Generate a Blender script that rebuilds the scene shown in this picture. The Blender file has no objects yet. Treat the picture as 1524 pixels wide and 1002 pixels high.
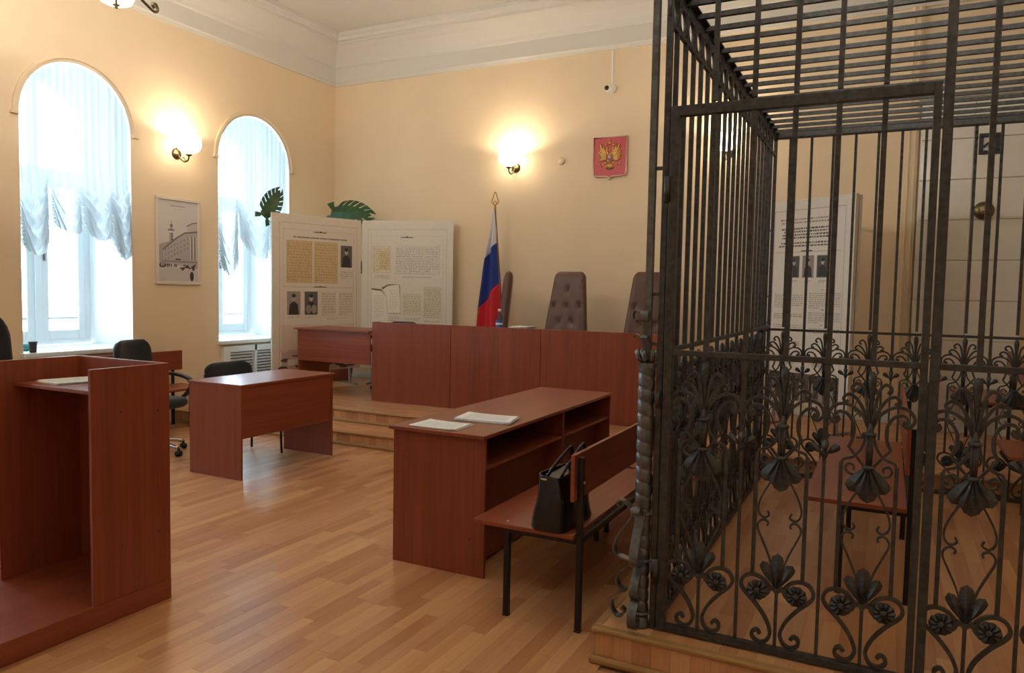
import bpy, bmesh, math, random
import numpy as np
from mathutils import Vector, Matrix
random.seed(7)
rng = np.random.default_rng(11)
SC = bpy.context.scene
COL = SC.collection
PI = math.pi

# ------------------------------------------------------------------ camera
F_PX = 1106.44
YAW, PITCH, ROLL, EYE = 0.46668, 0.06023, 0.018546, 1.52
cy, sy = math.cos(YAW), math.sin(YAW)
fwd = Vector((-sy*math.cos(PITCH), cy*math.cos(PITCH), -math.sin(PITCH)))
rgt = Vector((cy, sy, 0)); upv = rgt.cross(fwd)
c_, s_ = math.cos(ROLL), math.sin(ROLL)
RX = c_*rgt + s_*upv; UX = -s_*rgt + c_*upv
CAMP = Vector((0, 0, EYE))
cam = bpy.data.cameras.new('camera'); co = bpy.data.objects.new('camera', cam); COL.objects.link(co)
cam.sensor_width = 36; cam.lens = F_PX/1524*36; cam.clip_start = .05
m = Matrix.Identity(4)
for i in range(3):
    m[i][0], m[i][1], m[i][2], m[i][3] = RX[i], UX[i], -fwd[i], CAMP[i]
co.matrix_world = m
SC.camera = co

def ray(x, y): return RX*((x-762)/F_PX) - UX*((y-501)/F_PX) + fwd
def PZ(x, y, z=0.): d = ray(x, y); return CAMP + d*((z-EYE)/d.z)
def PX(x, y, X): d = ray(x, y); return CAMP + d*(X/d.x)
def PY(x, y, Y): d = ray(x, y); return CAMP + d*(Y/d.y)
def seen(p):
    v = Vector(p)-CAMP; w = v.dot(fwd)
    if w < .2: return None
    return 762+F_PX*v.dot(RX)/w, 501-F_PX*v.dot(UX)/w

# ------------------------------------------------------------------ light, sky, exposure
SC.view_settings.view_transform = 'Standard'; SC.view_settings.look = 'None'
SC.view_settings.gamma = 1.0; SC.view_settings.use_curve_mapping = False
SC.view_settings.exposure = 0.86
world = bpy.data.worlds.new('overcast_sky'); SC.world = world; world.use_nodes = True
wb = world.node_tree.nodes['Background']
wb.inputs[0].default_value = (.76, .89, 1.0, 1); wb.inputs[1].default_value = 6.6
SCONCE_W, SCONCE_GLOW = 8.0, 6.5
CHAND_W, CHAND_GLOW = 36.0, .8
WARM = (1.0, .84, .62)
WX, WY, CZ = -7.105, 8.4, 4.95          # left wall, back wall, ceiling
RXW, NYW = 3.3, -3.2                    # right wall, wall behind the photographer
PODZ, STEPZ, PLATZ = .268, .134, .15
# window openings in the left wall: y0, y1, sill, spring line
WINS = [(4.08, 5.20, .87, 3.07), (6.33, 7.50, .87, 3.05), (1.80, 2.94, .87, 3.07), (-.5, .66, .87, 3.07)]
for i, (y0, y1, zs, zp) in enumerate(WINS):
    L = bpy.data.lights.new('window_portal', 'AREA'); L.shape = 'RECTANGLE'; L.size = y1-y0; L.size_y = zp+.5-zs
    L.cycles.is_portal = True
    o = bpy.data.objects.new('window_portal', L); COL.objects.link(o)
    o.location = (WX-.68, (y0+y1)/2, (zs+zp+.5)/2); o.rotation_euler = (PI/2, 0, -PI/2)
    o.rotation_euler = Vector((1, 0, 0)).to_track_quat('-Z', 'Y').to_euler()

def lamp(name, loc, power, size, color=WARM, parent=None):
    L = bpy.data.lights.new(name, 'POINT'); L.energy = power; L.color = color; L.shadow_soft_size = size
    o = bpy.data.objects.new(name, L); COL.objects.link(o); o.location = loc
    if parent: o.parent = parent
    return o

# ------------------------------------------------------------------ materials
def lin(c):
    f = lambda v: v/12.92 if v <= .04045 else ((v+.055)/1.055)**2.4
    return tuple(f(v/255.) for v in c)+(1.,)
MATS = {}
def mat(name, rgb, rough=.5, metal=0., var=0., vscale=8., bump=0., bscale=60., spec=.5, coat=0., sheen=0., emit=None, stretch=None):
    if name in MATS: return MATS[name]
    m = bpy.data.materials.new(name); m.use_nodes = True; MATS[name] = m
    nt = m.node_tree; N = nt.nodes; K = nt.links; p = N['Principled BSDF']
    base = lin(rgb)
    p.inputs['Base Color'].default_value = base; p.inputs['Roughness'].default_value = rough
    p.inputs['Metallic'].default_value = metal; p.inputs['Specular IOR Level'].default_value = spec
    p.inputs['Coat Weight'].default_value = coat; p.inputs['Coat Roughness'].default_value = .15
    p.inputs['Sheen Weight'].default_value = sheen
    if emit: p.inputs['Emission Color'].default_value = emit[0]+(1,); p.inputs['Emission Strength'].default_value = emit[1]
    if var or bump:
        tc = N.new('ShaderNodeTexCoord'); mp = N.new('ShaderNodeMapping'); K.new(tc.outputs['Object'], mp.inputs[0])
        if stretch: mp.inputs['Scale'].default_value = stretch
    if var:
        nz = N.new('ShaderNodeTexNoise'); nz.inputs['Scale'].default_value = vscale; nz.inputs['Detail'].default_value = 6
        K.new(mp.outputs[0], nz.inputs['Vector'])
        r = N.new('ShaderNodeValToRGB'); e = r.color_ramp.elements
        e[0].position, e[1].position = .3, .7
        e[0].color = tuple(v*(1-var) for v in base[:3])+(1,); e[1].color = tuple(min(1, v*(1+var)) for v in base[:3])+(1,)
        K.new(nz.outputs[0], r.inputs[0]); K.new(r.outputs[0], p.inputs['Base Color'])
    if bump:
        nb = N.new('ShaderNodeTexNoise'); nb.inputs['Scale'].default_value = bscale; nb.inputs['Detail'].default_value = 4
        K.new(mp.outputs[0], nb.inputs['Vector'])
        b = N.new('ShaderNodeBump'); b.inputs['Strength'].default_value = bump; b.inputs['Distance'].default_value = .004
        K.new(nb.outputs[0], b.inputs['Height']); K.new(b.outputs[0], p.inputs['Normal'])
    return m

def wood(name, dark, light, axis, rough=.38, coat=.15, fine=55., along=1.6, spec=.4):
    """laminate with straight grain along one axis of the object"""
    if name in MATS: return MATS[name]
    m = bpy.data.materials.new(name); m.use_nodes = True; MATS[name] = m
    nt = m.node_tree; N = nt.nodes; K = nt.links; p = N['Principled BSDF']
    p.inputs['Roughness'].default_value = rough; p.inputs['Coat Weight'].default_value = coat; p.inputs['Coat Roughness'].default_value = .2
    p.inputs['Specular IOR Level'].default_value = spec
    tc = N.new('ShaderNodeTexCoord'); oi = N.new('ShaderNodeObjectInfo'); mp = N.new('ShaderNodeMapping')
    ad = N.new('ShaderNodeVectorMath'); ad.operation = 'ADD'
    mu = N.new('ShaderNodeMath'); mu.operation = 'MULTIPLY'; mu.inputs[1].default_value = 37.
    K.new(oi.outputs['Random'], mu.inputs[0]); K.new(tc.outputs['Object'], ad.inputs[0]); K.new(mu.outputs[0], ad.inputs[1])
    K.new(ad.outputs[0], mp.inputs[0])
    sc = [fine]*3; sc[axis] = along; mp.inputs['Scale'].default_value = sc
    n1 = N.new('ShaderNodeTexNoise'); n1.inputs['Scale'].default_value = 1.; n1.inputs['Detail'].default_value = 5
    K.new(mp.outputs[0], n1.inputs['Vector'])
    n2 = N.new('ShaderNodeTexNoise'); n2.inputs['Scale'].default_value = .18; n2.inputs['Detail'].default_value = 2
    K.new(mp.outputs[0], n2.inputs['Vector'])
    mx = N.new('ShaderNodeMath'); mx.operation = 'ADD'; K.new(n1.outputs[0], mx.inputs[0]); K.new(n2.outputs[0], mx.inputs[1])
    hf = N.new('ShaderNodeMath'); hf.operation = 'MULTIPLY'; hf.inputs[1].default_value = .5; K.new(mx.outputs[0], hf.inputs[0])
    r = N.new('ShaderNodeValToRGB'); e = r.color_ramp.elements; e[0].position, e[1].position = .36, .64
    e[0].color, e[1].color = lin(dark), lin(light)
    K.new(hf.outputs[0], r.inputs[0]); K.new(r.outputs[0], p.inputs['Base Color'])
    return m

W_D, W_L = (124, 57, 33), (144, 72, 44)
WOODX = wood('red_laminate_lengthwise', W_D, W_L, 0); WOODY = wood('red_laminate_depthwise', W_D, W_L, 1); WOODZ = wood('red_laminate_upright', W_D, W_L, 2)
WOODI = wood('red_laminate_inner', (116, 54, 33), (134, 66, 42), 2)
FT = [((190, 136, 90), (203, 151, 104)), ((180, 126, 82), (194, 141, 96)), ((199, 147, 99), (211, 161, 112)), ((189, 135, 93), (201, 149, 106)), ((172, 116, 75), (186, 132, 89))]
PLANK_Y = [wood('plank_tone_%d' % i, a, b, 1, rough=.3, coat=.25, fine=90, along=3) for i, (a, b) in enumerate(FT)]
PLANK_X = [wood('plank_tone_across_%d' % i, a, b, 0, rough=.3, coat=.25, fine=90, along=3) for i, (a, b) in enumerate(FT)]
PLANK_Z = [wood('plank_tone_upright_%d' % i, a, b, 2, rough=.3, coat=.25, fine=90, along=3) for i, (a, b) in enumerate(FT)]
M_NOSE = wood('oak_edge_trim', (150, 112, 66), (172, 134, 84), 0, rough=.35)
M_JOINT = mat('dark_joint', (150, 104, 68), .7)
M_WALL = mat('warm_yellow_paint', (229, 207, 173), .75, var=.03, vscale=1.2, bump=.12, bscale=90)
M_CEIL = mat('white_ceiling_paint', (212, 208, 198), .8, var=.02, vscale=1.0, bump=.05, bscale=40)
M_REVEAL = mat('white_window_paint', (238, 240, 240), .5)
M_FRAMEW = mat('white_frame_gloss', (226, 234, 236), .35)
M_IRON = mat('hammered_iron', (66, 66, 64), .42, .55, var=.35, vscale=40, bump=.5, bscale=70)
M_IRONL = mat('bright_iron', (100, 101, 101), .36, .7, var=.3, vscale=35, bump=.5, bscale=60)
M_BLACKM = mat('black_painted_steel', (28, 27, 27), .4, .3)
M_FABRIC = mat('black_fabric', (26, 28, 33), .9, var=.2, vscale=200, bump=.2, bscale=400, sheen=.2)
M_PLAST = mat('black_plastic', (24, 24, 25), .4)
M_LEATHER = mat('black_leather', (13, 13, 13), .24, var=.2, vscale=20, bump=.25, bscale=90)
M_BROWN = mat('brown_leather', (92, 62, 50), .42, var=.12, vscale=14, bump=.2, bscale=120)
M_CHROME = mat('chrome', (200, 200, 205), .15, 1.)
M_STEEL = mat('grey_steel', (150, 152, 156), .35, .8)
M_WHITE = mat('white_plastic', (228, 226, 218), .5)
M_GOLD = mat('gold_relief', (206, 160, 92), .35, .6, var=.15, vscale=40)
M_RED = mat('red_enamel', (190, 36, 44), .4)
M_PAPER = mat('white_paper', (236, 236, 234), .8)
M_LEAF = mat('monstera_leaf_green', (38, 78, 44), .35, var=.35, vscale=14)
M_STALK = mat('plant_stalk', (96, 84, 44), .6)
M_POT = mat('terracotta_pot', (150, 86, 58), .7)
M_SOIL = mat('potting_soil', (48, 36, 28), .95)
M_TILE = mat('glazed_white_tile', (212, 207, 192), .32, var=.04, vscale=3, coat=.15)
M_GROUT = mat('stove_joint', (196, 188, 172), .8)
M_BOARD = mat('board_edge_white', (214, 206, 190), .6)
M_BRASS = mat('aged_brass', (110, 96, 70), .3, .9)
M_FLAGW = mat('flag_white', (226, 226, 230), .8); M_FLAGB = mat('flag_blue', (34, 58, 140), .8); M_FLAGR = mat('flag_red', (206, 36, 44), .8)
M_GREY = mat('dark_grey_plastic_cup', (62, 66, 70), .3)
M_TEAL = mat('teal_plastic', (40, 140, 140), .4)
M_BLUE = mat('blue_label', (60, 100, 170), .5)
M_SCREW = mat('screw_cap', (206, 190, 160), .4)

def glass(name, tint=(.92, .98, 1, 1), mixv=.12):
    m = bpy.data.materials.new(name); m.use_nodes = True; nt = m.node_tree; N = nt.nodes; N.clear()
    o = N.new('ShaderNodeOutputMaterial'); mx = N.new('ShaderNodeMixShader'); t = N.new('ShaderNodeBsdfTransparent'); g = N.new('ShaderNodeBsdfGlossy')
    t.inputs[0].default_value = tint; g.inputs['Roughness'].default_value = .03
    lw = N.new('ShaderNodeLayerWeight'); lw.inputs[0].default_value = mixv
    nt.links.new(lw.outputs['Fresnel'], mx.inputs[0]); nt.links.new(t.outputs[0], mx.inputs[1]); nt.links.new(g.outputs[0], mx.inputs[2]); nt.links.new(mx.outputs[0], o.inputs[0])
    return m
M_GLASS = glass('window_glass')
M_BOTTLE = glass('clear_bottle_plastic', (.80, .88, .92, 1), .3)
def cloth_sheer(name, col, thru, through=.55, clear=.18):
    m = bpy.data.materials.new(name); m.use_nodes = True; nt = m.node_tree; N = nt.nodes; N.clear(); K = nt.links
    o = N.new('ShaderNodeOutputMaterial'); d = N.new('ShaderNodeBsdfDiffuse'); t = N.new('ShaderNodeBsdfTranslucent'); c = N.new('ShaderNodeBsdfTransparent')
    a = N.new('ShaderNodeMixShader'); b = N.new('ShaderNodeMixShader')
    d.inputs[0].default_value = col; t.inputs[0].default_value = thru
    a.inputs[0].default_value = through; b.inputs[0].default_value = clear
    K.new(d.outputs[0], a.inputs[1]); K.new(t.outputs[0], a.inputs[2]); K.new(a.outputs[0], b.inputs[1]); K.new(c.outputs[0], b.inputs[2]); K.new(b.outputs[0], o.inputs[0])
    return m
M_SHEER = cloth_sheer('white_sheer_curtain', (.40, .43, .45, 1), (.88, .95, .97, 1), .29, .05)
def frosted(name, strength):
    m = bpy.data.materials.new(name); m.use_nodes = True; p = m.node_tree.nodes['Principled BSDF']
    p.inputs['Base Color'].default_value = (.9, .88, .82, 1); p.inputs['Roughness'].default_value = .3
    p.inputs['Emission Color'].default_value = (1, .84, .62, 1); p.inputs['Emission Strength'].default_value = strength
    return m
M_SHADE = frosted('lit_frosted_glass', SCONCE_GLOW); M_BOWL = frosted('chandelier_glass', CHAND_GLOW)

# ------------------------------------------------------------------ mesh helpers
def root_of(o):
    while o.parent: o = o.parent
    return o
def cat_rom(pts, n=6, closed=False):
    P = [Vector(p) for p in pts]
    if len(P) < 3: return P
    out = []; k = len(P)
    for i in range(k if closed else k-1):
        p0 = P[(i-1) % k] if closed or i > 0 else P[0]*2-P[1]
        p1, p2 = P[i], P[(i+1) % k]
        p3 = P[(i+2) % k] if closed or i+2 < k else P[-1]*2-P[-2]
        for j in range(n):
            t = j/n
            out.append(.5*((2*p1)+(p2-p0)*t+(2*p0-5*p1+4*p2-p3)*t*t+(3*p1-p0-3*p2+p3)*t**3))
    if not closed: out.append(P[-1])
    return out

class MB:
    def __init__(s): s.v = []; s.f = []; s.mi = []; s.uv = {}; s.sm = []
    def add(s, vs, fs, mi=0, smooth=False):
        b = len(s.v); s.v += [tuple(v) for v in vs]
        for f in fs: s.f.append(tuple(b+i for i in f)); s.mi.append(mi); s.sm.append(smooth)
        return s
    def box(s, x0, x1, y0, y1, z0, z1, mi=0):
        v = [(x, y, z) for z in (z0, z1) for y in (y0, y1) for x in (x0, x1)]
        return s.add(v, [(0, 2, 3, 1), (4, 5, 7, 6), (0, 1, 5, 4), (2, 6, 7, 3), (0, 4, 6, 2), (1, 3, 7, 5)], mi)
    def hexa(s, bot, top, mi=0):
        return s.add(list(bot)+list(top), [(3, 2, 1, 0), (4, 5, 6, 7), (0, 1, 5, 4), (1, 2, 6, 5), (2, 3, 7, 6), (3, 0, 4, 7)], mi)
    def tube(s, pts, r, n=8, mi=0, cap=True, smooth=True, closed=False, flat=None):
        P = [Vector(p) for p in pts]; k = len(P); rs = r if isinstance(r, (list, tuple)) else [r]*k
        vs = []; up = None
        for i in range(k):
            a = P[(i-1) % k] if closed else P[max(i-1, 0)]; b = P[(i+1) % k] if closed else P[min(i+1, k-1)]
            t = (b-a); t = t.normalized() if t.length > 1e-9 else Vector((0, 0, 1))
            if up is None:
                up = Vector((0, 0, 1)) if abs(t.z) < .9 else Vector((1, 0, 0))
            u = (up-t*up.dot(t)); u = u.normalized() if u.length > 1e-6 else t.orthogonal().normalized()
            w = t.cross(u); up = u
            for j in range(n):
                an = 2*PI*(j+.5)/n
                vs.append(P[i]+u*(rs[i]*math.cos(an))+w*(rs[i]*math.sin(an)))
        fs = []
        for i in range(k if closed else k-1):
            i2 = (i+1) % k
            for j in range(n): fs.append((i*n+j, i*n+(j+1) % n, i2*n+(j+1) % n, i2*n+j))
        if cap and not closed: fs += [tuple(reversed(range(n))), tuple((k-1)*n+j for j in range(n))]
        return s.add(vs, fs, mi, smooth)
    def bar(s, a, b, w, mi=0, d=None):
        """square bar from a to b"""
        a, b = Vector(a), Vector(b); t = (b-a).normalized(); d = d or w
        u = Vector((1, 0, 0)) if abs(t.x) < .9 else Vector((0, 1, 0)); u = (u-t*u.dot(t)).normalized(); q = t.cross(u)
        r = lambda c: [c+u*(w/2)*i+q*(d/2)*j for i, j in ((-1, -1), (1, -1), (1, 1), (-1, 1))]
        return s.hexa(r(a), r(b), mi)
    def ribbon(s, pts, thick, depth, n=5, normal=(0, 1, 0), mi=0, taper=None, raw=False):
        """flat bar swept along a planar path; depth along the normal"""
        P = [Vector(p) for p in pts] if raw else cat_rom(pts, n); k = len(P); nv = Vector(normal); vs = []
        for i in range(k):
            t = (P[min(i+1, k-1)]-P[max(i-1, 0)]).normalized(); q = nv.cross(t).normalized()
            th = thick*(taper(i/(k-1)) if taper else 1)/2
            for a, b in ((-1, -1), (1, -1), (1, 1), (-1, 1)): vs.append(P[i]+q*(th*a)+nv*(depth/2*b))
        fs = []
        for i in range(k-1):
            for j in range(4): fs.append((i*4+j, i*4+(j+1) % 4, (i+1)*4+(j+1) % 4, (i+1)*4+j))
        fs += [(3, 2, 1, 0), tuple((k-1)*4+j for j in range(4))]
        return s.add(vs, fs, mi)
    def lathe(s, prof, c=(0, 0, 0), n=20, mi=0, axis=2, smooth=True, cap=True, sx=1, sy=1):
        vs = []; c = Vector(c)
        for r, h in prof:
            for j in range(n):
                a = 2*PI*j/n; p = [r*math.cos(a)*sx, r*math.sin(a)*sy, h]
                if axis == 1: p = [p[0], p[2], p[1]]
                if axis == 0: p = [p[2], p[0], p[1]]
                vs.append(c+Vector(p))
        fs = []
        for i in range(len(prof)-1):
            for j in range(n): fs.append((i*n+j, i*n+(j+1) % n, (i+1)*n+(j+1) % n, (i+1)*n+j))
        if cap:
            if prof[0][0] > 1e-4: fs.append(tuple(reversed(range(n))))
            if prof[-1][0] > 1e-4: fs.append(tuple((len(prof)-1)*n+j for j in range(n)))
        return s.add(vs, fs, mi, smooth)
    def ball(s, c, rx, ry=None, rz=None, n=14, mi=0):
        ry = rx if ry is None else ry; rz = rx if rz is None else rz; c = Vector(c); k = max(6, n//2)
        vs = []
        for i in range(k+1):
            a = PI*i/k
            for j in range(n):
                b = 2*PI*j/n; vs.append(c+Vector((rx*math.sin(a)*math.cos(b), ry*math.sin(a)*math.sin(b), -rz*math.cos(a))))
        fs = [(i*n+j, i*n+(j+1) % n, (i+1)*n+(j+1) % n, (i+1)*n+j) for i in range(k) for j in range(n)]
        return s.add(vs, fs, mi, True)
    def prism(s, poly, d0, d1, plane='xz', mi=0):
        """extrude a 2D outline; plane names the outline axes"""
        k = len(poly)
        def P(p, d): return {'xz': (p[0], d, p[1]), 'yz': (d, p[0], p[1]), 'xy': (p[0], p[1], d)}[plane]
        vs = [P(p, d0) for p in poly]+[P(p, d1) for p in poly]
        fs = [tuple(range(k)), tuple(reversed(range(k, 2*k)))]+[(i, i+k, (i+1) % k+k, (i+1) % k) for i in range(k)]
        return s.add(vs, fs, mi)
    def grid(s, fn, nu, nv, mi=0, smooth=True, thick=None):
        vs = [Vector(fn(i/(nu-1), j/(nv-1))) for j in range(nv) for i in range(nu)]
        fs = [(j*nu+i, j*nu+i+1, (j+1)*nu+i+1, (j+1)*nu+i) for j in range(nv-1) for i in range(nu-1)]
        return s.add(vs, fs, mi, smooth)
    def mesh(s, name, mats, shift=(0, 0, 0), fix=True):
        me = bpy.data.meshes.new(name); sh = Vector(shift)
        me.from_pydata([tuple(Vector(v)-sh) for v in s.v], [], s.f)
        for mm in (mats if isinstance(mats, (list, tuple)) else [mats]): me.materials.append(mm)
        me.polygons.foreach_set('material_index', s.mi); me.polygons.foreach_set('use_smooth', s.sm)
        if fix:
            bm = bmesh.new(); bm.from_mesh(me); bmesh.ops.recalc_face_normals(bm, faces=bm.faces); bm.to_mesh(me); bm.free()
        me.update(); return me
    def build(s, name, mats, parent=None, bevel=0, local=False, solid=0, sub=0, seg=2, fix=True):
        """link as ONE object; coordinates are world ones unless local"""
        sh = (0, 0, 0) if (local or not parent) else root_of(parent).location
        pivot = None
        if not parent and not local:
            a = np.array(s.v); pivot = Vector(((a[:, 0].min()+a[:, 0].max())/2, (a[:, 1].min()+a[:, 1].max())/2, a[:, 2].min())); sh = pivot
        o = bpy.data.objects.new(name, s.mesh(name, mats, sh, fix)); COL.objects.link(o)
        if parent: o.parent = parent
        if pivot is not None: o.location = pivot
        mods(o, bevel, solid, sub, seg)
        return o
def mods(o, bevel=0, solid=0, sub=0, seg=2):
    if solid: d = o.modifiers.new('thickness', 'SOLIDIFY'); d.thickness = solid; d.offset = 0
    if sub: d = o.modifiers.new('smooth', 'SUBSURF'); d.levels = d.render_levels = sub
    if bevel: d = o.modifiers.new('edges', 'BEVEL'); d.width = bevel; d.segments = seg; d.limit_method = 'ANGLE'
def B(*a, **k): return MB().box(*a, **k)
def tag(o, label, cat, group=None, kind=None):
    if label: o['label'] = label
    if cat: o['category'] = cat
    if group: o['group'] = group
    if kind: o['kind'] = kind
    return o
def thing(name, label, cat, loc, rz=0, group=None):
    o = bpy.data.objects.new(name, None); COL.objects.link(o); o.location = loc; o.rotation_euler = (0, 0, rz); o.empty_display_size = .1
    return tag(o, label, cat, group)
def struct(name, mb, m, parent=None, **k):
    o = mb.build(name, m, parent, **k)
    if not parent: o['kind'] = 'structure'
    return o
def inst(name, me, parent, loc=(0, 0, 0), rot=(0, 0, 0), scale=None):
    o = bpy.data.objects.new(name, me); COL.objects.link(o); o.parent = parent; o.location = loc; o.rotation_euler = rot
    if scale: o.scale = scale
    return o

# ------------------------------------------------------------------ printed sheets drawn in the script
class Sheet:
    def __init__(s, w, h, rgb): s.w, s.h = w, h; s.a = np.ones((h, w, 3))*np.array(rgb)/255.; s.YY, s.XX = np.mgrid[0:h, 0:w]
    def fill(s, mask, rgb, al=1.): s.a[mask] = s.a[mask]*(1-al)+np.array(rgb)/255.*al
    def rect(s, x0, y0, x1, y1, rgb, al=1.): s.fill((s.XX >= x0*s.w) & (s.XX < x1*s.w) & (s.YY >= y0*s.h) & (s.YY < y1*s.h), rgb, al)
    def frame(s, x0, y0, x1, y1, rgb, t=2, al=1.):
        dx, dy = t/s.w, t/s.h
        s.rect(x0, y0, x1, y0+dy, rgb, al); s.rect(x0, y1-dy, x1, y1, rgb, al); s.rect(x0, y0, x0+dx, y1, rgb, al); s.rect(x1-dx, y0, x1, y1, rgb, al)
    def poly(s, pts, rgb, al=1.):
        x, y = s.XX/s.w, s.YY/s.h; m = np.zeros(x.shape, bool)
        for (x0, y0), (x1, y1) in zip(pts, pts[1:]+pts[:1]):
            if y0 == y1: continue
            c = ((y0 > y) != (y1 > y)) & (x < (x1-x0)*(y-y0)/(y1-y0)+x0); m ^= c
        s.fill(m, rgb, al)
    def oval(s, cx, cy, rx, ry, rgb, al=1.): s.fill(((s.XX/s.w-cx)/rx)**2+((s.YY/s.h-cy)/ry)**2 < 1, rgb, al)
    def text(s, x0, y0, x1, y1, n, rgb, al=.6, dens=.8, center=False):
        """illegible rows of print"""
        lh = (y1-y0)/n
        for i in range(n):
            a, b = x0, x1
            if center: q = (x1-x0)*rng.uniform(0, .12); a += q; b -= q
            elif i == n-1: b = x0+(x1-x0)*rng.uniform(.3, .8)
            x = a
            while x < b:
                wl = rng.uniform(.012, .04)*(.7 if x1-x0 < .4 else 1)
                s.rect(x, y0+lh*(i+.25), min(x+wl, b), y0+lh*(i+.25)+lh*.5, rgb, al*rng.uniform(.6, 1)); x += wl+.006/dens
    def soft(s, x0, y0, x1, y1, amt):
        X0, X1, Y0, Y1 = int(x0*s.w), int(x1*s.w), int(y0*s.h), int(y1*s.h)
        n = rng.normal(0, 1, (max(2, (Y1-Y0)//6+1), max(2, (X1-X0)//6+1)))
        n = np.kron(n, np.ones((6, 6)))[:Y1-Y0, :X1-X0]
        s.a[Y0:Y1, X0:X1] = np.clip(s.a[Y0:Y1, X0:X1]*(1+amt*n[..., None]), 0, 1)
    def portrait(s, x0, y0, x1, y1, bg=(96, 86, 84), body=(46, 42, 44), face=(176, 166, 158)):
        s.rect(x0, y0, x1, y1, bg); w, h = x1-x0, y1-y0; cx = (x0+x1)/2
        m = [(cx-w*.38, y1), (cx-w*.30, y0+h*.55), (cx, y0+h*.42), (cx+w*.30, y0+h*.55), (cx+w*.38, y1)]
        s.poly(m, body); s.oval(cx, y0+h*.28, w*.15, h*.15, face); s.oval(cx, y0+h*.19, w*.15, h*.08, body)
    def fleuron(s, cx, cy, w, rgb=(60, 52, 46)):
        s.oval(cx-w*.3, cy, w*.3, .0028, rgb); s.oval(cx+w*.3, cy, w*.3, .0028, rgb); s.oval(cx, cy-.002, w*.1, .005, rgb)
    def material(s, name, rough=.5):
        im = bpy.data.images.new(name, s.w, s.h); px = np.ones((s.h, s.w, 4), np.float32); px[..., :3] = np.clip(s.a[::-1], 0, 1)
        im.pixels.foreach_set(px.ravel()); im.update(); im.pack()
        m = bpy.data.materials.new(name); m.use_nodes = True; N = m.node_tree.nodes; p = N['Principled BSDF']; p.inputs['Roughness'].default_value = rough
        t = N.new('ShaderNodeTexImage'); t.image = im; t.interpolation = 'Cubic'; t.extension = 'EXTEND'
        m.node_tree.links.new(t.outputs[0], p.inputs['Base Color']); return m
def sheet_face(name, corners, m, parent, curl=None):
    """printed face: corners bottom-left, bottom-right, top-right, top-left (world)"""
    sh = root_of(parent).location if parent else Vector((0, 0, 0))
    c = [Vector(p)-sh for p in corners]
    me = bpy.data.meshes.new(name); me.from_pydata([tuple(p) for p in c], [], [(0, 1, 2, 3)])
    uv = me.uv_layers.new(name='print'); 
    for i, q in enumerate(((0, 0), (1, 0), (1, 1), (0, 1))): uv.data[i].uv = q
    me.materials.append(m)
    o = bpy.data.objects.new(name, me); COL.objects.link(o); o.parent = parent
    return o

# ================================================================== THE SETTING
def wall_with_arches(name):
    b = MB(); zt = CZ; segs = 20; ws = sorted(WINS); y = NYW-.2
    for (y0, y1, zs, zp) in ws:
        b.add([(WX, y, 0), (WX, y0, 0), (WX, y0, zt), (WX, y, zt)], [(0, 1, 2, 3)])
        b.add([(WX, y0, 0), (WX, y1, 0), (WX, y1, zs), (WX, y0, zs)], [(0, 1, 2, 3)])
        yc, a, h = (y0+y1)/2, (y1-y0)/2, .575
        A = [(yc-a*math.cos(PI*i/segs), zp+h*math.sin(PI*i/segs)) for i in range(segs+1)]
        for p, q in zip(A, A[1:]):
            b.add([(WX, p[0], p[1]), (WX, q[0], q[1]), (WX, q[0], zt), (WX, p[0], zt)], [(0, 1, 2, 3)])
        y = y1
    b.add([(WX, y, 0), (WX, WY+.2, 0), (WX, WY+.2, zt), (WX, y, zt)], [(0, 1, 2, 3)])
    o = struct(name, b, M_WALL, fix=False)
    for (y0, y1, zs, zp) in ws:
        r = MB(); yc, a, h = (y0+y1)/2, (y1-y0)/2, .575
        A = [(y0, zs)]+[(yc-a*math.cos(PI*i/segs), zp+h*math.sin(PI*i/segs)) for i in range(segs+1)]+[(y1, zs)]
        for p, q in zip(A, A[1:]):
            r.add([(WX, p[0], p[1]), (WX, q[0], q[1]), (WX-.86, q[0], q[1]), (WX-.86, p[0], p[1])], [(0, 1, 2, 3)])
        ro = r.build('window_reveal', M_REVEAL, o)
    return o
wall_left = wall_with_arches('wall_left')
wall_back = struct('wall_back', B(WX-.9, RXW+.2, WY, WY+.2, 0, CZ), M_WALL)
struct('wall_right', B(RXW, RXW+.2, NYW-.2, WY+.2, 0, CZ), M_WALL)
struct('wall_front', B(WX-.9, RXW+.2, NYW-.2, NYW, 0, CZ), M_WALL)
struct('ceiling', B(WX-.9, RXW+.2, NYW-.2, WY+.2, CZ, CZ+.15), M_CEIL)
prof = [(0, 4.355), (.022, 4.355), (.03, 4.385), (.045, 4.40), (.045, 4.50), (.045, 4.585), (.07, 4.60), (.085, 4.64), (.12, 4.685), (.19, 4.76), (.27, 4.815), (.30, 4.825), (.30, 4.85), (.335, 4.855), (.35, 4.89), (.38, 4.90), (.38, CZ)]
b = MB(); vs = []
for d, z in prof: vs += [(WX+d, NYW+d, z), (WX+d, WY-d, z), (RXW-d, WY-d, z), (RXW-d, NYW+d, z)]
b.add(vs, [(i*4+j, i*4+(j+1) % 4, (i+1)*4+(j+1) % 4, (i+1)*4+j) for i in range(len(prof)-1) for j in range(4)])
struct('trim_1', b, M_CEIL)
# yellow moulded pilaster strip beside the stove
b = MB(); b.box(.085, .20, WY-.05, WY, PODZ, 4.36); b.box(.105, .125, WY-.065, WY-.05, PODZ, 4.36); b.box(.16, .18, WY-.065, WY-.05, PODZ, 4.36)
struct('trim_2', b, M_WALL, bevel=.006)
struct('baseboard_left', B(WX, WX+.02, NYW, 5.68, 0, .075), M_FRAMEW, bevel=.004)
struct('baseboard_back', B(WX, .085, WY-.02, WY, PODZ, PODZ+.075), M_FRAMEW, bevel=.004)

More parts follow.
